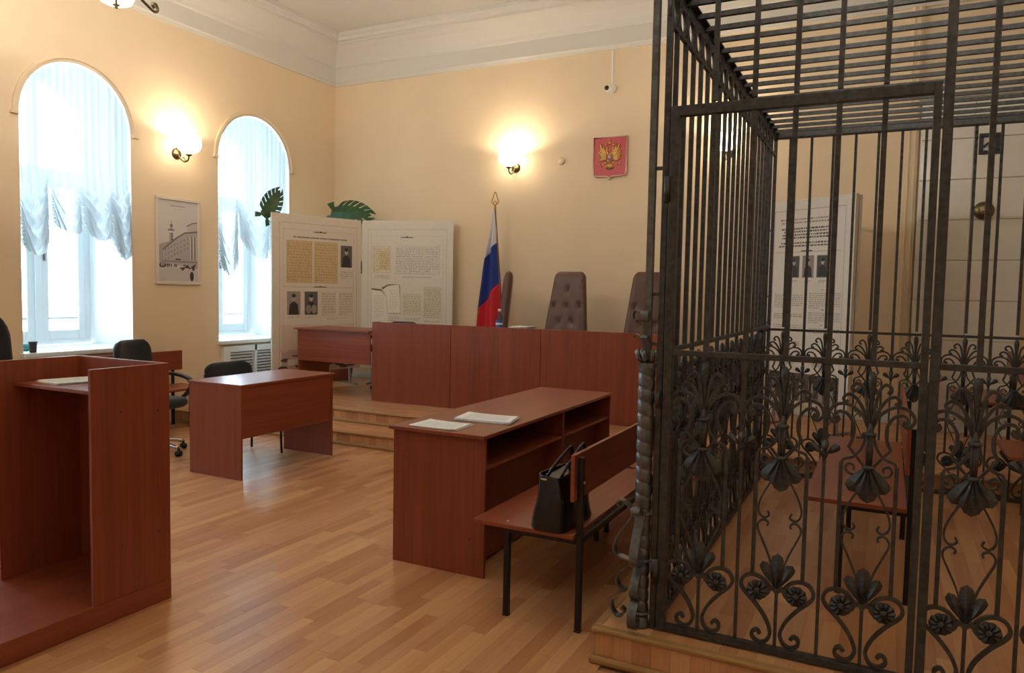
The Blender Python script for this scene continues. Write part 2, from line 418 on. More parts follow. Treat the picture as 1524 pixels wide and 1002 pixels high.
# floor: a base slab, then one strip of laminate after another
floor = struct('floor', B(WX, RXW, NYW, WY, -.12, -.008), M_JOINT)
def lay_planks(parent, x0, x1, y0, y1, ztop, along, keep, single, mats, wid=.068, ln=.43, skip=None, maxn=300, thick=.007):
    """strips of laminate; those that show largest become objects of their own, the rest one field"""
    axis_y = along == 'y'
    rows = []; a0, a1 = (x0, x1) if axis_y else (y0, y1); b0, b1 = (y0, y1) if axis_y else (x0, x1)
    a = a0
    while a < a1-.004:
        w = min(wid, a1-a); bpos = b0-rng.uniform(0, ln)
        while bpos < b1:
            l = ln*rng.choice([.8, 1., 1.2, 1.45]); p0, p1 = max(bpos, b0), min(bpos+l, b1); bpos += l
            if p1-p0 < .02: continue
            q = (a, a+w, p0, p1) if axis_y else (p0, p1, a, a+w)
            if skip and skip((q[0]+q[1])/2, (q[2]+q[3])/2): continue
            rows.append(q)
        a += wid
    def size(q):
        c = [seen((x, y, ztop)) for x in q[:2] for y in q[2:]]
        if any(v is None for v in c): return 0
        X = [min(max(v[0], 0), 1524) for v in c]; Y = [min(max(v[1], 0), 1002) for v in c]
        return (max(X)-min(X))*(max(Y)-min(Y))
    ranked = sorted(rows, key=size, reverse=True)
    picked = [q for q in ranked[:maxn] if size(q) > 60] if single else []
    chosen = set(picked); sh = root_of(parent).location; cache = {}; g = .0003
    for q in picked:
        w, l = round(q[1]-q[0], 3), round(q[3]-q[2], 3); t = int(rng.integers(0, 5)); key = (w, l, t)
        if key not in cache: cache[key] = MB().box(-w/2+g, w/2-g, -l/2+g, l/2-g, -thick, 0).mesh('plank', mats[t])
        inst('plank', cache[key], parent, Vector(((q[0]+q[1])/2, (q[2]+q[3])/2, ztop+rng.uniform(-.0002, .0002)))-sh)
    f = MB()
    for q in rows:
        if q in chosen: continue
        f.box(q[0]+g, q[1]-g, q[2]+g, q[3]-g, ztop-thick, ztop, int(rng.integers(0, 5)))
    if f.v:
        o = f.build('plank_field', mats, parent, fix=False); o['kind'] = 'stuff'
lay_planks(floor, WX, RXW, -2.0, 5.69, 0., 'y', None, True, PLANK_Y, skip=lambda x, y: x > -1.0 and y > 2.86)
def riser(parent, axis, p, a0, a1, z0, z1, wid=.078, thick=.006):
    sh = root_of(parent).location; a = a0; h = round(z1-z0, 4)
    meshes = [MB().box(*((-wid/2+.0006, wid/2-.0006, -thick, 0) if axis == 'x' else (-thick, 0, -wid/2+.0006, wid/2-.0006)), 0, h).mesh('riser_strip', PLANK_Z[t]) for t in range(5)]
    while a < a1-wid*.5:
        loc = Vector((a+wid/2, p, z0) if axis == 'x' else (p, a+wid/2, z0))-sh
        inst('riser_strip', meshes[int(rng.integers(0, 5))], parent, loc); a += wid
# judges' podium and the step before it
podium = thing('podium', 'laminate covered podium carrying the judges bench, raised two steps along the back wall', 'podium', (-3.5, 7.25, 0))
B(WX+.001, RXW-.001, 6.108, WY-.001, 0.0, PODZ-.008).build('core', M_JOINT, podium)
lay_planks(podium, WX, -1.3, 6.10, 7.05, PODZ, 'x', None, True, PLANK_X, maxn=170)
lay_planks(podium, WX, RXW, 7.05, WY-.002, PODZ, 'x', None, False, PLANK_X)
lay_planks(podium, -1.3, RXW, 6.10, 7.05, PODZ, 'x', None, False, PLANK_X)
riser(podium, 'x', 6.107, WX, -1.0, 0.0 if False else STEPZ, PODZ-.02)
B(-1.0, RXW-.01, 6.10, 6.107, PLATZ, PODZ-.02).build('riser_panel', PLANK_Z[0], podium)
B(WX+.002, RXW-.01, 6.085, 6.125, PODZ-.022, PODZ-.001).build('nosing', M_NOSE, podium, bevel=.008)
B(WX+.002, -1.62, 6.082, 6.106, STEPZ, STEPZ+.03).build('quarter_round', M_NOSE, podium, bevel=.01)
step = thing('step', 'low laminate step running in front of the judges podium', 'step', (-4.3, 5.88, 0))
B(WX+.001, -1.60, 5.688, 6.10, 0, STEPZ-.008).build('core', M_JOINT, step)
lay_planks(step, WX, -1.6, 5.68, 6.10, STEPZ, 'x', None, True, PLANK_X, maxn=120)
riser(step, 'x', 5.687, WX, -1.6, 0, STEPZ-.02)
B(WX+.002, -1.6, 5.665, 5.70, STEPZ-.022, STEPZ-.001).build('nosing', M_NOSE, step, bevel=.008)
B(WX+.02, -1.6, 5.66, 5.686, 0, .03).build('quarter_round', M_NOSE, step, bevel=.01)
# platform under the cage
plat = thing('cage_platform', 'low laminate platform with an oak edge strip, under the iron cage', 'platform', (1.1, 4.4, 0))
B(-1.01, RXW-.002, 2.838, 6.098, 0, PLATZ-.008).build('core', M_JOINT, plat)
lay_planks(plat, -1.0, 2.6, 2.85, 6.098, PLATZ, 'y', None, True, PLANK_Y, wid=.068, maxn=300, skip=lambda x, y: False)
riser(plat, 'x', 2.837, -1.015, .75, 0, PLATZ-.02); riser(plat, 'y', -1.010, 2.84, 6.09, 0, PLATZ-.02)
B(-1.032, 2.6, 2.818, 2.862, PLATZ-.024, PLATZ+.002).build('nosing', M_NOSE, plat, bevel=.009)
B(-1.032, -.99, 2.862, 6.098, PLATZ-.024, PLATZ+.002).build('nosing', wood('oak_edge_trim_depthwise', (150, 112, 66), (172, 134, 84), 1), plat, bevel=.009)
B(-1.03, 2.6, 2.806, 2.832, 0, .035).build('quarter_round', M_NOSE, plat, bevel=.012)
B(-1.04, -1.016, 2.806, 6.0, 0, .035).build('quarter_round', M_NOSE, plat, bevel=.012)

# windows
def window(n, y0, y1, zs, zp):
    xf = WX-.70; yc, a, h = (y0+y1)/2, (y1-y0)/2, .575; seg = 24
    out = [(y0, zs)]+[(yc-a*math.cos(PI*i/seg), zp+h*math.sin(PI*i/seg)) for i in range(seg+1)]+[(y1, zs)]
    w = .055
    inn = [(y0+w, zs+w)]+[(yc-(a-w)*math.cos(PI*i/seg), zp+(h-w)*math.sin(PI*i/seg)) for i in range(seg+1)]+[(y1-w, zs+w)]
    b = MB(); k = len(out)
    vs = [(x, p[0], p[1]) for x in (xf, xf-.12) for ring in (out, inn) for p in ring]
    for i in range(k):
        j = (i+1) % k
    fs = []
    for i in range(k):
        j = (i+1) % k
        fs += [(i, j, k+j, k+i), (2*k+j, 2*k+i, 3*k+i, 3*k+j), (k+i, k+j, 3*k+j, 3*k+i)]
    b.add(vs, fs)
    win = struct('window_%d' % n, b, M_FRAMEW)
    ZT = zp-.42
    B(xf-.10, xf+.02, yc-.035, yc+.035, zs+w, ZT+.02).build('mullion', M_FRAMEW, win, bevel=.006)
    B(xf-.11, xf+.015, y0+w, y1-w, ZT-.05, ZT+.05).build('transom', M_FRAMEW, win, bevel=.006)
    B(xf-.10, xf+.005, yc-.02, yc+.02, ZT+.05, zp+h-w).build('mullion', M_FRAMEW, win, bevel=.004)
    for s, (p, q) in enumerate(((y0+w, yc-.035), (yc+.035, y1-w))):
        f = MB(); t = .075
        f.box(xf-.08, xf, p, p+t, zs+w, ZT-.05); f.box(xf-.08, xf, q-t, q, zs+w, ZT-.05)
        f.box(xf-.08, xf, p+t, q-t, zs+w, zs+w+.10); f.box(xf-.08, xf, p+t, q-t, ZT-.05-t, ZT-.05)
        c = f.build('casement', M_FRAMEW, win, bevel=.005)
        B(xf-.06, xf-.02, p+t, q-t, 1.14, 1.165).build('glazing_bar', M_FRAMEW, c)
        B(xf-.045, xf-.041, p+t, q-t, zs+w+.10, 1.14).build('pane', M_GLASS, c)
        B(xf-.045, xf-.041, p+t, q-t, 1.165, ZT-.05-t).build('pane', M_GLASS, c)
        if s == 1: MB().box(xf, xf+.03, p+.02, p+.035, 1.75, 1.87).build('handle', M_STEEL, c, bevel=.004)
    # arched upper light, two panes
    for sgn in (-1, 1):
        P = [(yc+sgn*.02, ZT+.05)]+[(yc+sgn*(a-w)*math.cos(PI/2*i/12), zp+(h-w)*math.sin(PI/2*i/12)) for i in range(12)]+[(yc+sgn*.02, zp+h-w-.01)]
        P.insert(1, (yc+sgn*(a-w), ZT+.05))
        MB().prism(P, xf-.05, xf-.045, 'yz').build('pane', M_GLASS, win)
    s = B(WX-.69, WX+.075, y0-.03 if n != 2 else y0-.015, y1+.03, zs-.045, zs).build('window_sill', M_FRAMEW, win, bevel=.008)
    # raised arch moulding on the wall with its little imposts
    m = MB(); pts = [(WX+.008, yc-(a+.045)*math.cos(PI*i/30), zp+(h+.045)*math.sin(PI*i/30)) for i in range(31)]
    m.ribbon(pts, .035, .03, normal=(1, 0, 0), raw=True)
    for sg in (-1, 1): m.box(WX-.004, WX+.03, yc+sg*(a+.045)-.035, yc+sg*(a+.045)+.035, zp-.025, zp)
    m.build('arch_moulding', M_WALL, win)
    return win
for i, wd in enumerate(WINS): window(i+1, *wd)

# ================================================================== CURTAINS
def festoon(name, label, y0, y1, zp, swags, edge_l, edge_r, seed, xoff=.02):
    """sheer curtain filling the arch: vertical pleats above, gathered swags below.
    swags: (y_left, z_left, y_right, z_right, z_low)"""
    h = .575; yc, a = (y0+y1)/2, (y1-y0)/2
    R = np.random.default_rng(seed); ph = R.uniform(0, 6.3, 8)
    ya, yb = y0+.012, y1-.012
    def bottom(y):
        for (p, zl, q, zr, lo) in swags:
            if p <= y <= q+1e-6:
                u = (y-p)/(q-p); base = zl+(zr-zl)*u
                return base-(max(zl, zr)*.5+min(zl, zr)*.5-lo)*math.sin(PI*u)**.58, u, math.sin(PI*u), (zl+zr)/2-lo
        return swags[-1][4], 0, 0, .1
    def fn(s, t):
        y = ya+(yb-ya)*s; d = (y-yc)/a
        ztop = zp+h*math.sqrt(max(0, 1-d*d))-.02
        zb, u, sn, dep = bottom(y)
        z = ztop+(zb-ztop)*t
        up = max(0, min(1, (z-zb)/1.3))
        pl = .016*math.sin(2*PI*s*15+ph[0]+.8*math.sin(2*PI*s*3+ph[1]))+.009*math.sin(2*PI*s*31+ph[2])
        e = (z-zb); fall = max(0, 1-e/(.75+.3*dep))
        # folds run parallel to the lower edge, sagging less towards the top
        zg = zb+dep*sn**.58+.36                 # gathering point above the cusp
        v = (zg-z)/(sn+.10)
        on = max(0., min(1., v/.12))*min(1, fall*1.6)
        fold = .036*math.sin(2*PI*(max(0, v)/.17+.30*math.sin(ph[3]+y*4)))*on*min(1, .25+sn)
        crease = -.040*math.exp(-((min(u, 1-u))/.09)**2)*on
        x = WX-.055+xoff+pl*(.22+.78*up)+fold+crease+.085*sn*fall
        x += .03*max(0, 1-abs(d))*0
        # the left and right hems lean on the wall edge
        return (x, y, z)
    b = MB().grid(fn, 280, 170)
    o = b.build(name, M_SHEER, None, fix=False)
    return tag(o, label, 'curtain', None)
q = lambda x, y: (PX(x, y, WX).y, PX(x, y, WX).z)
def swag(l, r, low): (a, b), (c, d) = q(*l), q(*r); return [a, b, c, d, q(*low)[1]]
s1 = [swag((33, 340), (78, 322), (52, 381)), swag((78, 322), (127, 333), (108, 349)), swag((127, 333), (171, 338), (150, 359)), swag((171, 338), (204, 320), (189, 388))]
s1[0][0] = 4.08; s1[3][2] = 5.22
festoon('festoon_curtain', 'white sheer festoon curtain with four swags in the arched window behind the lectern', 4.08, 5.20, 3.07, s1, 0, 0, 3)
s2 = [swag((327, 362), (358, 340), (341, 410)), swag((358, 340), (400, 362), (377, 386))]
s2[0][0] = 6.33; s2[1][2] = PX(404, 350, WX).y
s2.append([s2[1][2], s2[1][3], 7.52, s2[1][3]-.1, s2[1][3]-.35])
festoon('festoon_curtain', 'white sheer curtain with two swags in the arched window beside the exhibit boards', 6.33, 7.50, 3.05, s2, 0, 0, 5)

# ================================================================== FURNITURE
BV = .0025
# lectern with an open back and a standing platform
X0, X1, Y0, Y1, ZT = -3.735, -3.055, 2.03, 2.425, 1.15
t = thing('lectern', 'large red-brown lectern with a shelf and standing platform, open towards the room', 'lectern', ((X0+X1)/2, Y1, 0))
B(X1-.018, X1, Y0, Y1, .10, ZT).build('side_panel', WOODZ, t, bevel=BV)
B(X0, X0+.018, Y0-.02, Y1, .10, ZT).build('side_panel', WOODZ, t, bevel=BV)
B(X0+.018, X1-.018, Y1-.018, Y1, .10, ZT).build('front_panel', WOODZ, t, bevel=BV)
B(X0+.018, X1-.018, Y0+.06, Y1-.018, 1.025, 1.043).build('shelf', WOODY, t, bevel=BV)
B(X0-.001, X1+.001, .9, Y1+.001, 0.0, .10).build('platform', WOODY, t, bevel=BV)
sc = MB()
for y, z in ((2.36, .93), (2.17, .95), (2.36, .35), (2.17, .33)): sc.lathe([(.006, 0), (.006, .0015)], (X1, y, z), 10, axis=0)
sc.build('screw_cap', mat('dark_screw_cap', (70, 30, 22), .5), t)

# small table by the left bench
def tab_small():
    x0, x1, y0, y1, z = -5.045, -4.452, 4.175, 5.275, .755
    t = thing('clerk_table', 'small red-brown table with a modesty panel, glossy top catching the window light', 'table', ((x0+x1)/2, (y0+y1)/2, 0))
    B(x0, x1, y0, y1, z-.02, z).build('table_top', WOODY, t, bevel=BV)
    B(x0+.01, x1-.006, y0+.008, y0+.026, 0, z-.02).build('end_panel', WOODZ, t, bevel=BV)
    B(x0+.01, x1-.006, y1-.034, y1-.016, 0, z-.02).build('end_panel', WOODZ, t, bevel=BV)
    B(x1-.032, x1-.014, y0+.026, y1-.034, .325, z-.02).build('modesty_panel', WOODY, t, bevel=BV)
tab_small()
# long counter with open shelves
def tab_long():
    x0, x1, y0, y1, z = -2.44, -1.835, 3.345, 5.36, .768
    t = thing('long_counter', 'long red-brown counter with open shelves, papers lying on its near end', 'table', ((x0+x1)/2, (y0+y1)/2, 0))
    B(x0, x1, y0, y1, z-.02, z).build('table_top', WOODY, t, bevel=BV)
    for y in (y0+.03, 4.43, y1-.035):
        B(x0+.012, x1-(.008 if y != 4.43 else .012), y, y+.018, 0, z-.02).build('end_panel' if y != 4.43 else 'divider', WOODZ, t, bevel=BV)
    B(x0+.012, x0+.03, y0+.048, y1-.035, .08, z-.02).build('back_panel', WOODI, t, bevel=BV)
    for a, c in ((y0+.048, 4.43), (4.448, y1-.035)): B(x0+.03, x1-.02, a, c, .572, .59).build('shelf', WOODY, t, bevel=BV)
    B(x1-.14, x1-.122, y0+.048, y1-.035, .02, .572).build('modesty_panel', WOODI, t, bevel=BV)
    s = MB()
    for x, zz in ((-2.40, .70), (-2.35, .60), (-1.95, .585), (-2.40, .43), (-1.93, .2)): s.lathe([(.005, 0), (.005, -.0015)], (x, y0+.03, zz), 10, axis=1)
    s.build('screw_cap', mat('dark_screw_cap', (70, 30, 22)), t)
tab_long()
# judges' bench: three tall front panels with the desk behind them
t = thing('judges_bench', 'high red-brown judges bench of upright panels on the podium', 'desk', (-3.5, 7.0, PODZ))
xs = [-5.145, -4.112, -3.065, -1.80]
for a, c in zip(xs, xs[1:]): B(a+.0025, c-.0025, 6.72, 6.742, PODZ, 1.153).build('front_panel', WOODZ, t, bevel=BV)
B(xs[0], xs[-1], 6.742, 7.34, 1.0, 1.02).build('desk_top', WOODX, t, bevel=BV)
for x in xs: B(x-.009, x+.009, 6.744, 7.3, PODZ, 1.0).build('divider', WOODZ, t, bevel=BV)
for x in (xs[0]+.008, xs[-1]-.008): B(x-.008, x+.008, 6.742, 6.86, 1.02, 1.153).build('end_panel', WOODZ, t, bevel=BV)
# secretary's desk beside it
t = thing('secretary_desk', 'lower red-brown desk joined to the left end of the judges bench', 'desk', (-5.65, 7.0, PODZ))
x0 = PY(443, 500, 6.70).x
B(x0-.03, -5.15, 6.66, 7.28, 1.03, 1.05).build('desk_top', WOODX, t, bevel=BV)
B(x0, x0+.018, 6.70, 7.24, PODZ, 1.03).build('end_panel', WOODZ, t, bevel=BV)
B(-5.186, -5.168, 6.80, 7.24, PODZ, 1.03).build('end_panel', WOODZ, t, bevel=BV)
B(x0+.018, -5.15, 6.70, 6.718, .665, 1.03).build('modesty_panel', WOODX, t, bevel=BV)

# benches: plank seat on a black steel frame, plank back on the rear posts
def bench(name, label, x0, x1, y0, y1, z0, back, group=None, legs=None, seat_h=.45, axis='y'):
    """back = +1 or -1: which side along x the backrest stands"""
    t = thing(name, label, 'bench', ((x0+x1)/2, (y0+y1)/2, z0), 0, group); zs = z0+seat_h
    B(x0, x1, y0, y1, zs-.02, zs).build('seat', WOODY, t, bevel=BV)
    bx = x1+.012 if back > 0 else x0-.012; fx = x0+.16 if back > 0 else x1-.16
    pf = bx-back*.035
    B(*sorted((bx-back*.027, bx-back*.009)), y0+.0, y1-.0, zs+.15, zs+.36).build('backrest', WOODY, t, bevel=BV)
    r = MB(); lo, hi = sorted((fx, bx))
    ls = legs or (y0+.05, y1-.10)
    for y in (ls[0], ls[-1]): r.box(lo, hi, y-.012, y+.012, zs-.05, zs-.02)
    r.box(bx-.012, bx+.012, ls[0], ls[-1], zs-.05, zs-.021); r.box(fx-.012, fx+.012, ls[0], ls[-1], zs-.05, zs-.021)
    r.build('frame', M_BLACKM, t)
    for y in ls:
        for x, top in ((fx, zs-.03), (bx+back*.004, zs+.345)):
            l = B(x-.0135, x+.0135, y-.0135, y+.0135, z0+.006, top).build('leg', M_BLACKM, t, bevel=.003)
            B(x-.0145, x+.0145, y-.0145, y+.0145, z0, z0+.008).build('foot_cap', M_PLAST, l)
        for x in (fx, fx+(bx-fx)*.4): MB().lathe([(.007, 0), (.005, .003), (.0, .0035)], (x, y, zs), 10).build('bolt', M_SCREW, t)
        MB().lathe([(.006, 0), (.005, .004)], (bx+back*.018, y, zs+.23), 10, axis=0).build('bolt', M_SCREW, t)
    return t
bench('wooden_bench', 'red-brown bench with black steel legs carrying the black bag', -1.70, -1.195, 3.0, 4.36, 0, 1)
bench('wooden_bench', 'red-brown bench end just beyond the bench with the bag, half behind the twisted column', -1.70, -1.195, 4.40, 5.62, 0, 1)
bench('wooden_bench', 'red-brown bench standing along the window wall behind the black swivel chair', -6.92, -6.50, 4.25, 5.65, 0, -1)
bench('wooden_bench', 'bench inside the cage, seen through the door grille, long side towards the podium', -.31, .115, 3.65, 5.35, PLATZ, 1, legs=(3.72, 4.74))
bench('wooden_bench', 'bench inside the cage at its right, near the back grille', .67, 1.10, 5.15, 5.78, PLATZ, 1, seat_h=.46)
bench('wooden_bench', 'bench on the podium in front of the white tiled stove', .53, 1.0, 7.0, 8.02, PODZ, 1, seat_h=.44)

# ------------------------------------------------------------------ chairs
def cushion(b, cx, cy, z0, w, d, th, r=.05, n=26):
    prof = [(.90, 0), (1, th*.3), (1, th*.65), (.95, th*.92), (.7, th), (0, th)]
    vs = []
    for k, h in prof:
        for j in range(n):
            a = 2*PI*j/n; ca, sa = math.cos(a), math.sin(a); e = .45
            vs.append((cx+k*w/2*math.copysign(abs(ca)**e, ca), cy+k*d/2*math.copysign(abs(sa)**e, sa), z0+h))
    fs = [(i*n+j, i*n+(j+1) % n, (i+1)*n+(j+1) % n, (i+1)*n+j) for i in range(len(prof)-1) for j in range(n)]+[tuple(reversed(range(n)))]
    return b.add(vs, fs, 0, True)
def back_shell(b, w_top, w_bot, h, th, z0, y0, lean=.12, curve=.06, n=22, m=18, e=.35):
    """upholstered back standing on z0; its face looks to +y"""
    def pt(s, t, side):
        u = 2*s-1; w = (w_bot+(w_top-w_bot)*t)/2
        # rounded outline
        k = 1.0
        if t > .8: k = math.sqrt(max(0., 1-((t-.8)/.2)**2*.55))
        if t < .12: k = math.sqrt(max(0., 1-((.12-t)/.12)**2*.4))
        x = u*w*k; edge = max(abs(u), abs(2*t-1))
        tt = th/2*math.sqrt(max(0., 1-edge**6))+.004
        y = y0-lean*t*h-curve*(1-u*u)+curve+side*tt
        return (x, y, z0+h*t)
    N = n; vs = []
    for side in (1, -1):
        for j in range(m+1):
            for i in range(N+1): vs.append(pt(i/N, j/m, side))
    o = (m+1)*(N+1); fs = []
    for j in range(m):
        for i in range(N):
            a = j*(N+1)+i; fs.append((a, a+1, a+N+2, a+N+1)); fs.append((o+a+1, o+a, o+a+N+1, o+a+N+2))
    for i in range(N): fs.append((i+1, i, o+i, o+i+1)); a = m*(N+1)+i; fs.append((a, a+1, o+a+1, o+a))
    for j in range(m): a = j*(N+1); fs.append((a, a+N+1, o+a+N+1, o+a)); a += N; fs.append((a+N+1, a, o+a, o+a+N+1))
    return b.add(vs, fs, 0, True)
def star_base(t, m, r=.30, rot=0.):
    b = MB()
    for k in range(5):
        a = rot+2*PI*k/5; c, s = math.cos(a), math.sin(a)
        b.tube(cat_rom([(.03*c, .03*s, .12), (r*.5*c, r*.5*s, .105), (r*c, r*s, .075)], 5), [.02]*6+[.017]*4+[.013], 8)
    b.lathe([(.032, .07), (.034, .14), (.026, .16), (.022, .30)], n=14)
    s = b.build('star_base', m, t, local=True)
    for k in range(5):
        a = rot+2*PI*k/5; c, sn = math.cos(a), math.sin(a); w = MB()
        for d in (-.013, .013):
            w.tube([(r*c-sn*(d-.008), r*sn+c*(d-.008), .028), (r*c-sn*(d+.008), r*sn+c*(d+.008), .028)], .027, 14)
        w.box(r*c-.008, r*c+.008, r*sn-.008, r*sn+.008, .03, .078)
        w.build('castor', M_PLAST, t, local=True)
def swivel_chair(label, loc, rz, back_h=.48, base_m=M_CHROME, rot=.3, arms=True, group=None):
    t = thing('swivel_chair', label, 'chair', loc, rz, group)
    star_base(t, base_m, rot=rot)
    MB().lathe([(.018, .28), (.018, .42)], n=12).build('gas_lift', M_CHROME, t, local=True)
    cushion(MB(), 0, .02, .42, .48, .47, .085).build('seat', M_FABRIC, t, local=True)
    back_shell(MB(), .40, .46, back_h, .085, .55, -.21).build('backrest', M_FABRIC, t, local=True)
    MB().ribbon([(0, -.05, .41), (0, -.22, .42), (0, -.285, .48), (0, -.29, .66)], .012, .07, normal=(1, 0, 0)).build('back_bracket', M_PLAST, t, local=True)
    if arms:
        for s in (-1, 1):
            MB().ribbon([(s*.25, -.22, .66), (s*.26, -.10, .70), (s*.27, .08, .69), (s*.27, .2, .645), (s*.265, .19, .56), (s*.25, .10, .47), (s*.2, .05, .435)], .028, .045, normal=(1, 0, 0)).build('armrest', M_PLAST, t, local=True, bevel=.006)
    return t
swivel_chair('black swivel chair behind the lectern with curved armrests and chrome star base', (-5.87, 4.47, 0), -PI/2+.16, .47, rot=.30)
swivel_chair('black swivel chair on the podium behind the lower secretary desk', (-5.40, 7.55, PODZ), PI+.15, .30, base_m=M_STEEL, rot=.2)
swivel_chair('tall black chair at the far left edge, mostly cut off beside the lectern', (-4.70, 2.45, 0), -PI/2-.3, .78, arms=False)
def visitor_chair(label, loc, rz):
    t = thing('visitor_chair', label, 'chair', loc, rz)
    cushion(MB(), 0, .03, .43, .46, .43, .06).build('seat', M_FABRIC, t, local=True)
    back_shell(MB(), .49, .52, .30, .06, .53, -.20, lean=.15, curve=.04).build('backrest', M_FABRIC, t, local=True)
    for s in (-1, 1):
        MB().tube(cat_rom([(s*.24, .24, .01), (s*.235, .215, .43), (s*.235, .19, .45)], 4), .011, 8).build('leg', M_BLACKM, t, local=True)
        MB().tube(cat_rom([(s*.24, -.19, .01), (s*.23, -.18, .43), (s*.20, -.275, .72)], 4), .011, 8).build('leg', M_BLACKM, t, local=True)
    b = MB(); b.tube([(-.235, .21, .42), (.235, .21, .42)], .01, 8); b.tube([(-.23, -.2, .42), (.23, -.2, .42)], .01, 8)
    for s in (-1, 1): b.tube([(s*.235, .21, .42), (s*.23, -.2, .42)], .01, 8)
    b.build('frame', M_BLACKM, t, local=True)
    return t
visitor_chair('black four-legged chair tucked behind the small clerk table', (-5.15, 4.85, 0), -PI/2-.12)

def judge_chair(label, loc, rz, lean=.10):
    t = thing('judge_chair', label, 'chair', loc, rz, 'high-backed chairs at the judges bench')
    wt, wbt, H, th, n, m = .36, .60, 1.02, .10, 44, 56
    buttons = [(u*.22, tt) for tt in (.30, .62) for u in (-1, 0, 1)]+[(u*.2, .45) for u in (-.5, .5)]+[(0, .80), (-.24, .14), (.24, .14), (0, .14)]
    def face(i, j, side):
        u = 2*i/n-1; v = j/m; w = (wbt+(wt-wbt)*v)/2; k = 1.
        if v > .93: k = math.sqrt(max(0., 1-((v-.93)/.07)**2*.42))
        x = u*w*k; e = max(abs(u), max(0, (v-.5)*2)); tk = th/2*(max(0., 1-e**10))**.5+.004
        if side > 0:
            for bx, bv in buttons:
                d2 = ((x-bx*w/.30*.95)/.035)**2+((v-bv)*H/.035)**2; tk -= .020*math.exp(-d2)
                d3 = abs(abs(x-bx*w/.30*.95)-abs((v-bv)*H)*.7); tk -= .004*math.exp(-(d3/.010)**2)*math.exp(-d2/16)
        return (x, -.22-lean*H*v*1.6+side*tk, .47+H*v+.0)
    vs = [face(i, j, s) for s in (1, -1) for j in range(m+1) for i in range(n+1)]; o = (m+1)*(n+1); fs = []
    for j in range(m):
        for i in range(n):
            a = j*(n+1)+i; fs += [(a, a+1, a+n+2, a+n+1), (o+a+1, o+a, o+a+n+1, o+a+n+2)]
    for i in range(n): a = m*(n+1)+i; fs += [(a, a+1, o+a+1, o+a), (i+1, i, o+i, o+i+1)]
    for j in range(m): a = j*(n+1); fs.append((a, a+n+1, o+a+n+1, o+a)); a += n; fs.append((a+n+1, a, o+a, o+a+n+1))
    bk = MB().add(vs, fs, 0, True).build('backrest', M_BROWN, t, local=True)
    for bx, bv in buttons:
        w = (wbt+(wt-wbt)*bv)/2
        MB().ball((bx*w/.30*.95, -.22-lean*H*bv*1.6+th/2-.014, .47+H*bv), .011, .006, .011, 8).build('tuft_button', M_BROWN, bk, local=True)
    cushion(MB(), 0, .03, .42, .54, .50, .12).build('seat', M_BROWN, t, local=True)
    for s in (-1, 1):
        MB().ribbon([(s*.28, -.22, .68), (s*.29, 0, .70), (s*.29, .2, .67), (s*.28, .2, .46)], .035, .06, normal=(1, 0, 0)).build('armrest', M_BROWN, t, local=True, bevel=.01)
    MB().lathe([(.03, .10), (.03, .42)], n=12).build('pedestal', M_BLACKM, t, local=True)
    star_base(t, M_BLACKM, r=.29)
    return t
judge_chair('tall tufted brown chair turned sideways next to the flag', (PY(740, 480, 7.62).x-.23, 7.66, PODZ+.0), PI/2+.44, .06)
judge_chair('tall tufted brown chair facing the room, the middle one of three', (PY(838, 440, 7.62).x, 7.42, PODZ+.0), PI-.03)
judge_chair('tall tufted brown chair half hidden by the cage corner post', (PY(967, 440, 7.62).x, 7.42, PODZ+.0), PI+.12)

# ================================================================== THE IRON CAGE
FY, LX, BY, RF, MID, CX1 = 2.93, -.806, 5.97, 2.73, 1.29, 1.75
cage = thing('iron_cage', 'wrought iron prisoner cage with scrollwork below and a barred roof, on its own platform', 'cage', (LX, FY, PLATZ))
CL = Vector(cage.location)
def petal(b, base, tip, w, dome=.008, y=0., belly=.80, n=9):
    p, q = Vector((base[0], 0, base[1])), Vector((tip[0], 0, tip[1])); d = q-p; s = Vector((-d.z, 0, d.x)).normalized()
    vs = []
    for i in range(n+1):
        t = (i/n)**.8; k = (math.sin(PI*min(1, t/belly)/2) if t < belly else math.sqrt(max(0, 1-((t-belly)/(1-belly))**2)))*w/2+.0012
        c = p+d*t; o = Vector((0, y, 0))
        dm = dome*math.sin(PI*(.15+.85*t)) if t < 1 else 0
        vs += [c+s*k+o, c-s*k+o, c+o+Vector((0, -dm-.003, 0)), c+o+Vector((0, dm*.4+.003, 0))]
    fs = []
    for i in range(n):
        a = i*4; e = a+4
        fs += [(a, a+2, e+2, e), (a+2, a+1, e+1, e+2), (a+1, a+3, e+3, e+1), (a+3, a, e, e+3)]
    b.add(vs, fs, 0, False); return b
def both(fn):
    for s in (-1, 1): fn(s)
def V2(pts, s=1, y=0.): return [(s*u, y, z) for u, z in pts]
